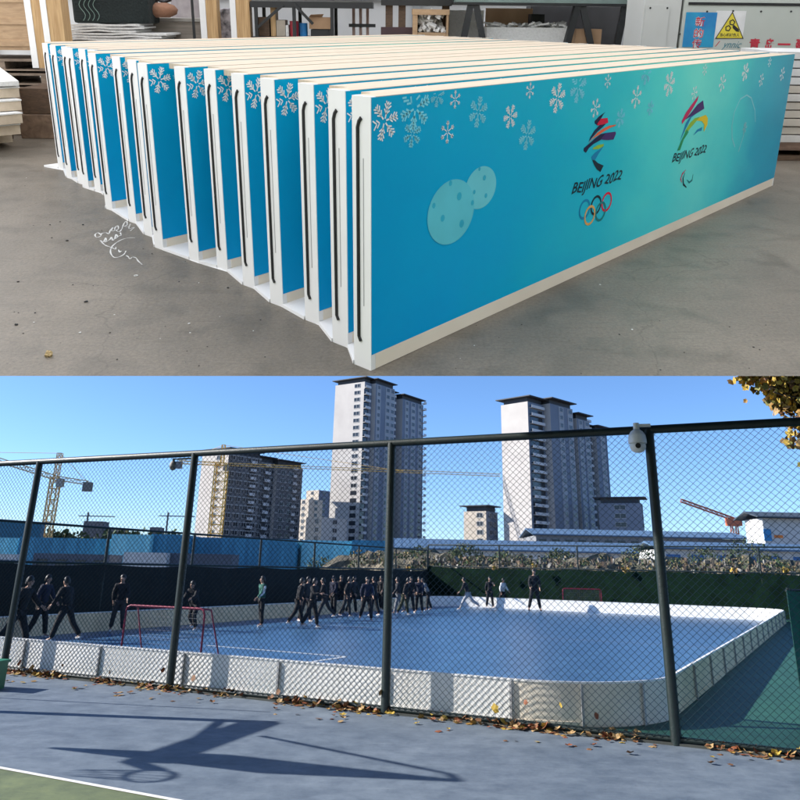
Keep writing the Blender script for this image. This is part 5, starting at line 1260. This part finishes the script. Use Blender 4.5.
for k, (u, v, _) in enumerate(tips_px):
    z0 = 0.052 + 0.125 * k
    p = wplane(u, v + 1, Vector((0, 0, 1)), z0) - Vector((CAMW.x, CAMW.y, 0)); a2, b2 = p.dot(aa), p.dot(ba)
    ang = R(40 + (k * 7 % 5) * 2)
    tt_ = thing('foam_block', f'thick cream foam block at the left edge, {["lowest", "second from the bottom", "middle one", "second from the top", "topmost"][k]} of its stack', 'foam panel', AB @ T(a2, b2, z0) @ RZ(ang), 'foam panels fanned in a stack at the left edge')
    mb = MB(); mb.box((-1.1, 0, 0), (0, 1.1, 0.10)); mb.build('core', M_foams, tt_)
    mb = MB(); mb.box((-1.11, -0.008, 0.102), (0.008, 1.11, 0.116)); mb.build('face_sheet', M_foam, tt_)
p = wplane(19, 84, Vector((0, 0, 1)), 0.70) - Vector((CAMW.x, CAMW.y, 0)); a2, b2 = p.dot(aa), p.dot(ba)
mb = MB(); mb.box((-1.2, 0, 0), (0, 1.3, 0.05)); tag(mb.build('loose_board', M_foam, M=AB @ T(a2, b2, 0.682) @ RZ(R(38)) @ Matrix.Rotation(R(7), 4, 'X')), 'bright white sheet lying tilted on top of the foam panel stack at the left edge', 'foam sheet')
# plywood crate on pallets
bq = 10.6; x1, zt = bgp(37, 52, bq); x0, _ = bgp(-60, 52, bq)
t = thing('plywood_crate', 'tall brown plywood crate at the far left edge behind the foam panels', 'crate', abt(x0, bq, zt + 0.02))
mb = MB(); mb.box((0, 0, 0), (x1 - x0, 1.0, 1.0)); mb.build('side_panel', M_ply, t)
mb = MB()
for k in range(4):
    z = 0.05 + k * 0.27; mb.box((-0.01, -0.022, z), (x1 - x0 + 0.01, -0.002, z + 0.06))
mb.build('batten', M_ply, t)
t = thing('pallet_stack', 'worn wooden pallets carrying the plywood crate at the left', 'pallets', abt(x0, bq, 0))
mb = MB(); L_ = x1 - x0 + 0.15
for z in (0.02, 0.2, 0.38, 0.56, 0.74):
    if z + 0.17 > zt: break
    mb.box((0, 0, z + 0.10), (L_, 1.0, z + 0.13)); mb.box((0, 0, z - 0.019), (L_, 1.0, z))
    for x in (0.05, L_ / 2, L_ - 0.15): mb.box((x, 0.01, z + 0.001), (x + 0.11, 0.99, z + 0.099))
mb.build('deck', wood('grey_pallet_wood', (0.30, 0.23, 0.17), (0.16, 0.12, 0.09), (1, 4, 4)), t)
# tall planks standing on blocks
def tall_panel(uL, uR, vbot, b0, label, wedge=0.10, h=3.0):
    a0, zb = bgp((uL + uR) / 2, vbot, b0)
    t = thing('standing_plank', label, 'plank', AB @ T(a0, b0, zb) @ RZ(R(48 - 90 + 42)), 'tall pale wood planks standing behind the stack')
    s0, _ = bgp(uL, vbot, b0); s1, _ = bgp(uR, vbot, b0); wd = s1 - s0
    mb = MB(); mb.box((-wd * 0.5 + wd * wedge, 0, 0), (wd / 2, 0.22, h)); mb.build('wood_face', M_pine, t)
    mb = MB(); mb.box((-wd * 0.5, -0.006, 0), (-wd * 0.5 + wd * wedge - 0.002, 0.22, h + 0.01)); mb.build('white_edge', M_pvc, t)
    return zb, a0, wd
z1_, a1_q, wd1 = tall_panel(33, 53, 68, 9.9, 'golden plank with a white left edge, leftmost of the standing planks', 0.32)
z2_, a2_q, wd2 = tall_panel(51, 71, 88, 9.6, 'tall golden plank with a white left edge, second of the standing planks at the left', 0.30)
t = thing('timber_block', 'rough brown timber block under the standing planks at the left', 'timber block', abt(a1_q - 0.1, 9.55, 0))
mb = MB(); mb.box((-0.12, 0.0, 0.0), (0.42, 0.75, min(z1_, z2_) * 0.48)); mb.build('lower_block', wood('worn_timber', (0.28, 0.19, 0.13), (0.14, 0.09, 0.06), (2, 2, 2)), t, bevel=0.01)
mb = MB(); mb.box((-0.08, 0.03, min(z1_, z2_) * 0.485), (0.40, 0.7, min(z1_, z2_) - 0.004)); mb.build('upper_block', M_dkwood, t, bevel=0.01)
tall_panel(202, 219, 45, 12.6, 'golden plank with a white edge, third from the left of the standing planks', 0.36)
tall_panel(232, 251, 45, 12.4, 'tall golden plank nearest the steel rack, rightmost of the standing planks', 0.30)

# ------------------------------------------------------------------ things behind the stack, left to right
def block(name, label, cat, u0, u1, v0, v1, b, dep, m, bevel=0.0, tofloor=False, group=None):
    xa, zt_ = bgp(u0, v0, b); xb, _ = bgp(u1, v0, b); _, zb_ = bgp(u0, v1, b)
    if tofloor: zb_ = 0
    mb = MB(); mb.box((0, 0, 0), (xb - xa, dep, zt_ - zb_)); o = mb.build(name, m, M=abt(xa, b, zb_), bevel=bevel); return tag(o, label, cat, group), (xa, xb, zb_, zt_)
def legs_under(t, x0, x1, y0, y1, z0, z1, m, w_=0.06):
    for x in (x0 + w_ / 2, x1 - w_ / 2):
        for y in (y0 + w_ / 2, y1 - w_ / 2):
            mb = MB(); mb.bar((x, y, z0), (x, y, z1), w_); mb.build('leg', m, t)
# trestle with white sheets and a black bundle
xa, zt_ = bgp(66, 22, 12.3); xb, _ = bgp(162, 22, 12.3); _, zb_ = bgp(66, 39, 12.3)
t = thing('trestle_table', 'low grey trestle under the stacked white sheets behind the stack', 'table', abt(xa, 12.3, 0))
mb = MB(); mb.box((0, 0, zb_ - 0.10), (xb - xa, 0.9, zb_ - 0.02)); mb.build('table_top', M_girt, t); legs_under(t, 0.1, xb - xa - 0.1, 0.05, 0.85, 0, zb_ - 0.101, M_girt)
zc = zb_ - 0.018
for k in range(6):
    dx = rf.uniform(-.08, .08); th_ = (zt_ - zb_) / 6; wv = MB(); n = 14; L_ = (xb - xa) * (1.0 if k < 3 else 0.86 - 0.03 * k)
    vs_ = []
    for i in range(n + 1):
        x = L_ * i / n; s_ = 0.012 * math.sin(i * .7 + k)
        vs_ += [(x, 0, max(0, s_)), (x, .85, max(0, s_)), (x, .85, th_ * .72 + max(0, s_)), (x, 0, th_ * .72 + max(0, s_))]
    f_ = []
    for i in range(n):
        for j in range(4): f_.append((i * 4 + j, i * 4 + (j + 1) % 4, i * 4 + 4 + (j + 1) % 4, i * 4 + 4 + j))
    f_ += [(0, 3, 2, 1), (n * 4, n * 4 + 1, n * 4 + 2, n * 4 + 3)]; wv.add(vs_, f_)
    o = wv.build('white_sheet', M_foam if k % 2 else M_foam, M=abt(xa + dx, 12.3, zc + k * th_)); tag(o, f'white sheet on the grey trestle, {ORD[k+1]} from the bottom of the pile', 'sheet', 'white sheets piled on the trestle')
ztop = zc + 6 * th_
t = thing('black_mesh_bundle', 'black bundle of mesh and coiled green wire on the white sheets', 'bundle', abt(xa + 0.05, 12.45, ztop))
mb = MB(); mb.box((0, 0, 0), (1.15, 0.6, 0.42)); mb.build('bundle', mat('black_mesh_cloth', (0.012, 0.02, 0.02), 0.9, bump=1.0, bscale=30), t, bevel=0.05)
mb = MB()
for k in range(4):
    x = 0.16 + k * 0.07; mb.tube([(x + 0.04 * math.sin(j * .8), -0.012, 0.04 + j * 0.038) for j in range(10)], 0.005, 4)
mb.build('wire_coil', mat('pale_green_wire', (0.18, 0.28, 0.24), 0.5), t)
# brown sack and grey boards
xa, zt_ = bgp(147, 4, 12.9); _, zb_ = bgp(147, 16, 12.9)
t = thing('brown_sack', 'round brown sack tied with black cord behind the white sheets', 'sack', abt(xa + 0.22, 12.9, zb_ - 0.02))
mb = MB(); mb.lathe([(.12, 0), (.23, .05), (.25, .12), (.2, .18), (.09, .22)], 16); mb.build('bag', mat('brown_sacking', (0.30, 0.15, 0.09), 0.9, bump=.6, bscale=20), t, smooth=True)
mb = MB(); mb.tube([(-.16, 0, .2), (-.06, 0, .27), (.05, 0, .23), (.16, 0, .27)], .03, 6); mb.build('tie', M_black, t)
xa, zt_ = bgp(140, 16, 12.95); xb, _ = bgp(200, 16, 12.95)
t = thing('grey_board_pile', 'thick pile of grey brown boards behind the white sheets', 'board pile', abt(xa, 12.95, 0))
mb = MB(); mb.box((0, 0.16, 0.0), (xb - xa, 1.1, zb_ - 0.08)); mb.build('boards', mat('grey_brown_board', (0.33, 0.29, 0.25), 0.8, (0.25, 0.22, 0.19), scale=2, stretch=(1, 1, 14)), t)
mb = MB(); mb.box((-0.03, 0.13, zb_ - 0.078), (xb - xa + 0.03, 1.13, zb_ - 0.03)); mb.build('top_board', mat('grey_board', (0.36, 0.34, 0.31), 0.8), t)
o, _ = block('grey_sack_heap', 'pale pinkish wrapped goods behind the brown sack', 'wrapped goods', 168, 200, -8, 16, 13.9, 0.6, mat('pinkish_wrap', (0.42, 0.38, 0.38), 0.8, (0.30, 0.27, 0.28), scale=4, bump=1, bscale=5), bevel=0.12, tofloor=True)
xa, _ = bgp(194.5, 38, 12.6)
t = thing('black_pole_stand', 'thin black pole on a round foot left of the cream edged planks', 'pole', abt(xa, 12.6, 0))
mb = MB(); mb.tube([(0, 0, 0.02), (0, 0, 2.6)], 0.022, 8); mb.build('pole', M_steel2, t); mb = MB(); mb.lathe([(.2, 0), (.2, .015), (.03, .03)], 20); mb.build('foot', M_steel2, t)
o, _ = block('wrapped_bale', 'dark and white wrapped bale between the cream edged planks', 'bale', 219, 234, 8, 45, 12.9, 0.4, mat('mottled_wrap', (0.5, 0.47, 0.5), 0.7, (0.06, 0.06, 0.07), scale=9), bevel=0.06, tofloor=True)

# steel rack with goods
bR = 12.4; x0, zt_ = bgp(250, 3, bR); x1, _ = bgp(372, 3, bR); _, zs_ = bgp(260, 36.5, bR)
t = thing('steel_rack', 'long black steel rack with slanting braces behind the stack', 'rack', abt(x0, bR, 0)); Lr = x1 - x0
mb = MB(); mb.box((0, 0, zt_ - 0.06), (Lr, 0.8, zt_ + 0.03)); mb.build('top_beam', M_steel2, t)
mb = MB(); mb.box((0, 0, zs_ - 0.06), (Lr * .68, 0.8, zs_ - 0.002)); mb.build('shelf', M_steel2, t)
for u in (256, 294, 332):
    x, _ = bgp(u, 20, bR); x -= x0
    mb = MB(); mb.bar((x, 0.03, 0), (x, 0.03, zt_ - 0.06), 0.05); mb.bar((x, 0.76, 0), (x, 0.76, zt_ - 0.06), 0.05); mb.build('upright', M_steel2, t)
for (ua, va, ub, vb) in ((283, 5, 257, 28), (294, 4, 313, 24)):
    xa_, za_ = bgp(ua, va, bR); xb_, zb2 = bgp(ub, vb, bR); mb = MB(); mb.bar((xa_ - x0, -0.01, za_), (xb_ - x0, -0.01, zb2), 0.04); mb.build('brace', M_steel2, t)
# goods on the shelf
def on_shelf(name, label, cat, u0, u1, v0, m, dep=0.3, rnd_=False, y=0.12):
    xa_, zt2 = bgp(u0, v0, bR + y); xb_, _ = bgp(u1, v0, bR + y); h = max(.05, zt2 - zs_)
    mb = MB()
    if rnd_:
        r = (xb_ - xa_) / 2; mb.lathe([(r * .96, 0), (r, .01), (r, h * .48), (r * 1.04, h * .5), (r, h * .52), (r, h * .93), (r * .96, h * .95), (r * 1.03, h * .97), (r * 1.03, h), (r * .9, h)], 22)
        o = mb.build(name, m, M=abt((xa_ + xb_) / 2, bR + y + r, zs_))
    else:
        mb.box((0, 0, 0), (xb_ - xa_, dep, h)); o = mb.build(name, m, M=abt(xa_, bR + y, zs_), bevel=0.006)
    tag(o, label, cat); return o
on_shelf('wooden_box', 'dark brown wooden box at the left of the steel rack shelf', 'box', 258, 269, 17, M_dkwood)
on_shelf('plank_offcut', 'upright pale and brown plank offcut on the rack shelf', 'offcut', 270, 275, 7, M_pine)
on_shelf('carton', 'cream carton left of the red can on the rack shelf', 'carton', 276, 285, 20, mat('cream_carton', (0.50, 0.44, 0.36), 0.8))
on_shelf('carton', 'small white carton touching the red can on the rack shelf', 'carton', 285.5, 288.5, 25, M_foam)
on_shelf('paint_can', 'red can on the rack shelf', 'can', 289, 298, 21, mat('red_can', (0.42, 0.03, 0.05), 0.35), rnd_=True)
on_shelf('paint_can', 'blue can on the rack shelf beside the red can', 'can', 299, 307, 23, mat('blue_can', (0.02, 0.20, 0.50), 0.35), rnd_=True)
xa_, zt2 = bgp(309, 15, bR + .1); xb_, _ = bgp(331, 15, bR + .1)
t = thing('cardboard_box', 'open brown cardboard box at the right end of the rack shelf', 'box', abt(xa_, bR + .1, zs_)); bw_ = xb_ - xa_; bh_ = zt2 - zs_
mb = MB(); mb.box((0.02, 0, 0), (bw_ - .02, .32, bh_ * .35)); mb.build('lower_crate', M_steel2, t)
mb = MB(); mb.box((0, -.02, bh_ * .37), (bw_, .34, bh_ * .9)); mb.build('carton_body', M_card, t)
mb = MB(); mb.add([(0, -.02, bh_ * .905), (bw_ * .6, -.02, bh_ * .905), (bw_ * .7, -.1, bh_ * 1.05), (.04, -.1, bh_ * 1.02), (0, -.02, bh_ * .91), (bw_ * .6, -.02, bh_ * .91), (bw_ * .7, -.1, bh_ * 1.055), (.04, -.1, bh_ * 1.025)], [(0, 1, 2, 3), (7, 6, 5, 4), (0, 4, 5, 1), (1, 5, 6, 2), (2, 6, 7, 3), (3, 7, 4, 0)]); mb.build('flap', M_card, t)
# small wooden stand
x0, z0 = bgp(352, 6, 12.9); x1, _ = bgp(366, 6, 12.9)
t = thing('slatted_stand', 'narrow brown slatted stand with a black crossbar between the racks', 'stand', abt(x0, 12.9, 0))
for k in range(3):
    mb = MB(); x = (x1 - x0) * k / 2; mb.box((x, 0, 0), (x + .045, .05, z0)); mb.build('upright', wood('pinkish_timber', (0.40, 0.28, 0.24), (0.28, 0.19, 0.16), (8, 8, 1)), t)
_, z3 = bgp(352, 27, 12.9); mb = MB(); mb.box((-.05, -.05, z3), (x1 - x0 + .15, -.01, z3 + .05)); mb.box((-.05, -.02, 1.0), (x1 - x0 + .15, .45, 1.04)); mb.build('crossbar', M_steel2, t)
# black workbench with brown legs
x0, z0 = bgp(381, 3, 12.4); x1, _ = bgp(452, 3, 12.4); _, zm = bgp(381, 27, 12.4)
t = thing('workbench', 'black topped workbench with stout brown legs', 'workbench', abt(x0, 12.4, 0))
mb = MB(); mb.box((0, 0, z0 - 0.03), (x1 - x0, .8, z0 + 0.12)); mb.build('bench_top', M_steel2, t)
for u in (389, 402, 446):
    x, _ = bgp(u, 20, 12.4); x -= x0; mb = MB(); mb.box((x - .055, .1, 0), (x + .055, .22, z0 - .031)); mb.build('leg', M_dkwood, t)
mb = MB(); mb.box((0, -.04, zm - .14), (.5, .09, zm)); mb.build('lower_rail', mat('purple_brown_paint', (0.06, 0.03, 0.035), 0.6), t)
# wooden open frame with foam scraps
bW = 12.15; x0, z0 = bgp(413, 9, bW); x1, _ = bgp(449, 9, bW)
t = thing('open_wooden_box', 'open fronted light wooden box full of white foam scraps', 'box', abt(x0, bW, 0)); wd = x1 - x0
mb = MB(); mb.box((0, 0, 0), (.07, .5, z0 - .08)); mb.box((wd - .03, 0, 0), (wd, .5, z0 - .08)); mb.build('side_panel', M_ply, t)
mb = MB(); mb.box((-.01, -.01, z0 - .078), (wd + .01, .5, z0)); mb.build('top_panel', M_ply, t)
mb = MB(); mb.box((.071, .46, 0), (wd - .031, .5, z0 - .08)); mb.build('back_panel', M_dkwood, t)
_, zf = bgp(420, 24, bW); mb = MB(); mb.box((.075, .02, .05), (wd - .035, .44, zf - .12)); mb.build('shelf', M_ply, t)
mb = MB()
for k in range(90):
    c = Vector((rf.uniform(.1, wd - .06), rf.uniform(.03, .4), zf - .1 + rf.random() ** 2 * .28)); s = rf.uniform(.02, .05)
    mb.T = Matrix.Translation(c) @ Euler((rf.uniform(0, 6), rf.uniform(0, 6), 0)).to_matrix().to_4x4(); mb.box((-s, -s * .7, -s * .4), (s, s * .7, s * .4))
tag(mb.build('foam_scraps', M_foam, M=abt(x0, bW, 0)), 'heap of white foam scraps inside the open wooden box', 'foam scraps', kind='stuff')
# white panel, gantry machine, brown board, foam trays
block('white_partition', 'plain white panel standing behind the black trestle legs', 'panel', 448, 484, 10, 45, 12.9, .06, M_foam, tofloor=True)
bG = 11.9; x0, z0 = bgp(456, 4.5, bG); x1, _ = bgp(634, 4.5, bG)
t = thing('gantry_table', 'long grey green machine table on black trestle legs', 'machine table', abt(x0, bG, 0))
mb = MB(); mb.box((0, 0, z0 + .035), (x1 - x0, .9, z0 + .42)); mb.build('machine_bed', mat('grey_green_enamel', (0.20, 0.27, 0.25), 0.4), t)
mb = MB(); mb.box((-.02, -.02, z0), (x1 - x0, .92, z0 + .033)); mb.build('bed_rail', M_steel2, t)
for (ua, ub, uc) in ((473, 466, 479), (580, 571, 586), (628, 621, 631)):
    xt, _ = bgp(ua, 6, bG); xl, _ = bgp(ub, 36, bG); xr, zz_ = bgp(uc, 36, bG)
    f = (z0) / (z0 - zz_)
    mb = MB(); mb.bar((xt - x0 - .03, .05, z0), (xt - x0 + (xl - xt) * f, .0, 0), .09); mb.bar((xt - x0 + .05, .05, z0), (xt - x0 + (xr - xt) * f + .05, .0, 0), .09); mb.build('trestle_leg', M_steel2, t)
o, _ = block('brown_board', 'brown chipboard sheet right of the white panel', 'board', 486, 533, 8, 45, 12.95, .04, M_card, tofloor=True)
o, _ = block('dark_back_panel', 'dark panel behind the machine table', 'cabinet', 531, 622, 6, 45, 13.6, .5, mat('dark_grey_metal', (0.06, 0.06, 0.065), .5), tofloor=True)  # dark panel for the dark grey stretch of wall behind the table
o, _ = block('black_case', 'small black case behind the white foam trays', 'case', 531, 545, 14, 26, 12.7, .3, M_black, bevel=.01, tofloor=True)
xa, zt_ = bgp(487, 27, 12.2); xb, _ = bgp(572, 27, 12.2)
t = thing('foam_tray', 'long low white foam tray filled with foam offcuts behind the stack', 'tray', abt(xa, 12.2, 0))
mb = MB(); mb.box((0, 0, .9), (xb - xa, .5, zt_)); mb.build('tray', M_foam, t)
mb = MB(); mb.box((.05, .05, 0), (xb - xa - .05, .45, .899)); mb.build('support', M_card, t)
mb = MB()
for k in range(60):
    c = Vector((rf.uniform(0.03, xb - xa - .05), rf.uniform(.05, .45), zt_ + rf.uniform(0, .05))); s = rf.uniform(.02, .09)
    mb.T = Matrix.Translation(c) @ Euler((rf.uniform(-.4, .4), rf.uniform(-.4, .4), rf.uniform(0, 6))).to_matrix().to_4x4(); mb.box((-s, -s * .5, -.012), (s, s * .5, .012))
tag(mb.build('foam_offcuts', M_foam, M=abt(xa, 12.2, 0)), 'loose white foam offcuts lying on the long foam tray', 'foam offcuts', kind='stuff')
block('cardboard_box', 'brown cardboard box behind the machine trestle legs', 'box', 576, 602, 29, 45, 12.0, .4, M_card, tofloor=True)

# ------------------------------------------------------------------ the pale machine at the right
M_enam = mat('pale_grey_enamel', (0.50, 0.53, 0.49), 0.45, (0.45, 0.48, 0.44), scale=1.2)
M_enam2 = mat('light_grey_enamel', (0.55, 0.56, 0.54), 0.45, (0.50, 0.51, 0.49), scale=1.2)
bM = 10.4
x0, z0 = bgp(640, 44, bM); x1, _ = bgp(677, 44, bM)
zT = 2.35
t = thing('machine_cabinet', 'light grey machine cabinet with a screwed access panel beside the warning sign', 'cabinet', abt(x0, bM, 0))
mb = MB(); mb.box((0, 0, 0), (x1 - x0, .8, zT)); mb.build('body', M_enam2, t, bevel=.008)
pa, pz = bgp(646, 5, bM); pb_, _ = bgp(670, 5, bM)
mb = MB(); mb.box((pa - x0, -.012, .5), (pb_ - x0, -.001, pz)); pn = mb.build('access_panel', M_enam2, t, bevel=.002)
mb = MB()
for (u, v) in ((650, 8), (667, 8)):
    xx_, zz_ = bgp(u, v, bM); mb.tube([(xx_ - x0, -.018, zz_), (xx_ - x0, -.012, zz_)], .012, 8)
mb.build('screw', M_steel2, pn)
x2, _ = bgp(679, 44, bM); x3, _ = bgp(826, 44, bM); 
t = thing('machine_guard', 'long pale machine guard carrying a blue poster, a yellow warning sign and red characters', 'machine', abt(x2, bM - .02, 0))
mb = MB(); mb.box((0, 0, 0.02), (x3 - x2, .9, zT)); mb.build('body', M_enam, t, bevel=.004)
bf = bM - .02
_, zg0 = bgp(700, 5, bf); _, zg1 = bgp(700, 2.2, bf)
mb = MB(); mb.box((.05, -.012, zg0), (x3 - x2, -.001, zg1)); mb.build('dark_slot', M_black, t)
def mg(u, v): a, z = bgp(u, v, bf); return a - x2, z
mb = MB()
for (u, v) in ((707, 11.5), (733, 11), (761, 11.5), (791, 11.5), (679.5, 34)): x, z = mg(u, v); mb.tube([(x, -.010, z), (x, -.001, z)], .012, 8)
mb.build('screw', M_steel2, t)
# blue poster
(xa, za), (xb, zb_) = mg(682, 47), mg(717.5, 12.5)
PO = mat('blue_poster_print', (0.02, 0.30, 0.52), 0.4, (0.015, 0.17, 0.46), scale=2.2, fac=(.4, .6))
mb = MB(); mb.box((xa, -.004, za), (xb, -.001, zb_)); po = mb.build('poster', PO, t)
M_redp = mat('red_lettering', (0.55, 0.03, 0.06), .5); M_wht = mat('white_backing', (0.75, 0.75, 0.75), .5)
mb = MB()
for ch, (uc, vc) in (('新', (700, 21.5)), ('的', (698.5, 33)), ('传', (696.5, 43.5))):
    cx_, cz_ = mg(uc, vc); s = .062
    mb.mi = 0; put_text(mb, ch, cx_ - s, cx_ + s, cz_ - s * .95, cz_ + s * .95, -.0055, bold=.045)
    mb.mi = 1; put_text(mb, ch, cx_ - s * .96, cx_ + s * .96, cz_ - s * .92, cz_ + s * .92, -.0065, bold=0.005)
mb.build('lettering', [M_wht, M_redp], po)
# white card + warning triangle
(xa, za), (xb, zb_) = mg(716.5, 39), mg(746.5, 11)
mb = MB(); mb.box((xb - .395 + .02, -.003, za), (xb, -.001, zb_)); wc = mb.build('white_card', M_wht, t)
A1, A2, A3 = mg(732.5, 11.5), mg(714.8, 38.8), mg(743.5, 38.8)
mb = MB(); mb.mi = 1; mb.prism([A1, A2, A3], -.0052, -.0038, ax='y')
cc = ((A1[0] + A2[0] + A3[0]) / 3, (A1[1] + A2[1] + A3[1]) / 3); sc2 = .90
mb.mi = 0; mb.prism([(cc[0] + (p_[0] - cc[0]) * sc2, cc[1] + (p_[1] - cc[1]) * sc2) for p_ in (A1, A2, A3)], -.0066, -.0054, ax='y')
ws = mb.build('warning_sign', [mat('warning_yellow', (0.75, 0.62, 0.05), .4), M_black], t)
mb = MB(); mb.mi = 0
def gear(p, r):
    mb.mi = 0; n = 20
    pts = [(p[0] + (r if k % 4 < 2 else r * .82) * math.cos(2 * math.pi * k / n), p[1] + (r if k % 4 < 2 else r * .82) * math.sin(2 * math.pi * k / n)) for k in range(n)]
    stroke(mb, pts, r * .45, -.0075, closed=True)
gear(mg(732.0, 22.5), .032); gear(mg(727.8, 28.3), .032)
x, z = mg(735.5, 28.6); mb.add([(x - .045, -.0075, z + .03), (x - .03, -.0075, z + .045), (x + .04, -.0075, z - .005), (x + .05, -.0075, z - .04), (x + .01, -.0075, z - .035), (x - .04, -.0075, z + .005)], [tuple(range(6))])
xa_, za_ = mg(719.5, 36.5); xb_, zb3 = mg(739.5, 33.2); put_text(mb, '当心机械伤人', xa_, xb_, za_, zb3, -.0075, bold=.02)
mb.build('pictogram', M_black, ws)
# cursive and red characters
mb = MB(); xa_, za_ = mg(721, 50); xb_, zb3 = mg(742, 41.5)
mb.mi = 0; put_text(mb, 'ynnic', xa_, xb_, za_, zb3, -.004, shear=.5)
mb.build('lettering', mat('teal_lettering', (0.06, 0.24, 0.30), .5), t); mb = MB(); mb.mi = 0; xa2, _ = mg(714.5, 48); xb2, zt3 = mg(721, 41); put_text(mb, 'l', xa2, xb2 - .01, za_ + .04, zt3, -.004, shear=.6)
mb.build('initial_letter', M_redp, t)
mb = MB()
for ch, (u0, v0, u1, v1) in (('青', (748.5, 48.5, 760.5, 38.5)), ('岛', (764.5, 49.5, 775, 38.5)), ('一', (777.5, 45.2, 790.5, 43.4)), ('建', (794, 51, 806, 38.5))):
    xa_, za_ = mg(u0, v0); xb_, zb3 = mg(u1, v1); put_text(mb, ch, xa_, xb_, za_, zb3, -.004, bold=.03 if ch != '一' else .0)
mb.build('lettering', M_redp, t)
# stack of white sheets and dark pallet at the right edge
bS = 8.6
x0, zt_ = bgp(777, 50, bS); x1, _ = bgp(850, 50, bS); _, zb_ = bgp(777, 142, bS)
t = thing('timber_pallet', 'dark timber pallet under the white sheet stack at the right edge', 'pallet', abt(x0 - .03, bS, 0))
mb = MB(); mb.box((0, 0, zb_ - .09), (1.2, 1.0, zb_ - .006)); mb.build('deck', wood('red_brown_timber', (0.22, 0.14, 0.10), (0.12, 0.07, 0.05), (1, 3, 3)), t)
mb = MB()
for x in (.02, .5, 1.0): mb.box((x, 0.02, 0.06), (x + .14, .98, zb_ - .092))
mb.build('block', M_dkwood, t); mb = MB(); mb.box((0, 0, 0.002), (1.2, 1, .058)); mb.build('skid', M_dkwood, t)
n = 11; hh = (zt_ - zb_) / n
M_sheet = [mat('white_sheet_a', (0.72, 0.72, 0.71), .6), mat('cream_sheet', (0.56, 0.51, 0.44), .7), mat('pale_sheet', (0.64, 0.62, 0.59), .7)]
for k in range(n):
    mb = MB(); mb.box((0, 0, 0), (1.15, .95, hh * .86)); o = mb.build('stacked_sheet', M_sheet[0 if k > 6 else rf.choice([1, 2])], M=abt(x0 + rf.uniform(-.012, .02), bS + rf.uniform(0, .03), zb_ - .004 + k * hh), bevel=.004)
    tag(o, f'pale thick sheet in the stack at the right edge, {ORD[k+1]} from the bottom', 'sheet', 'sheets stacked at the right edge')
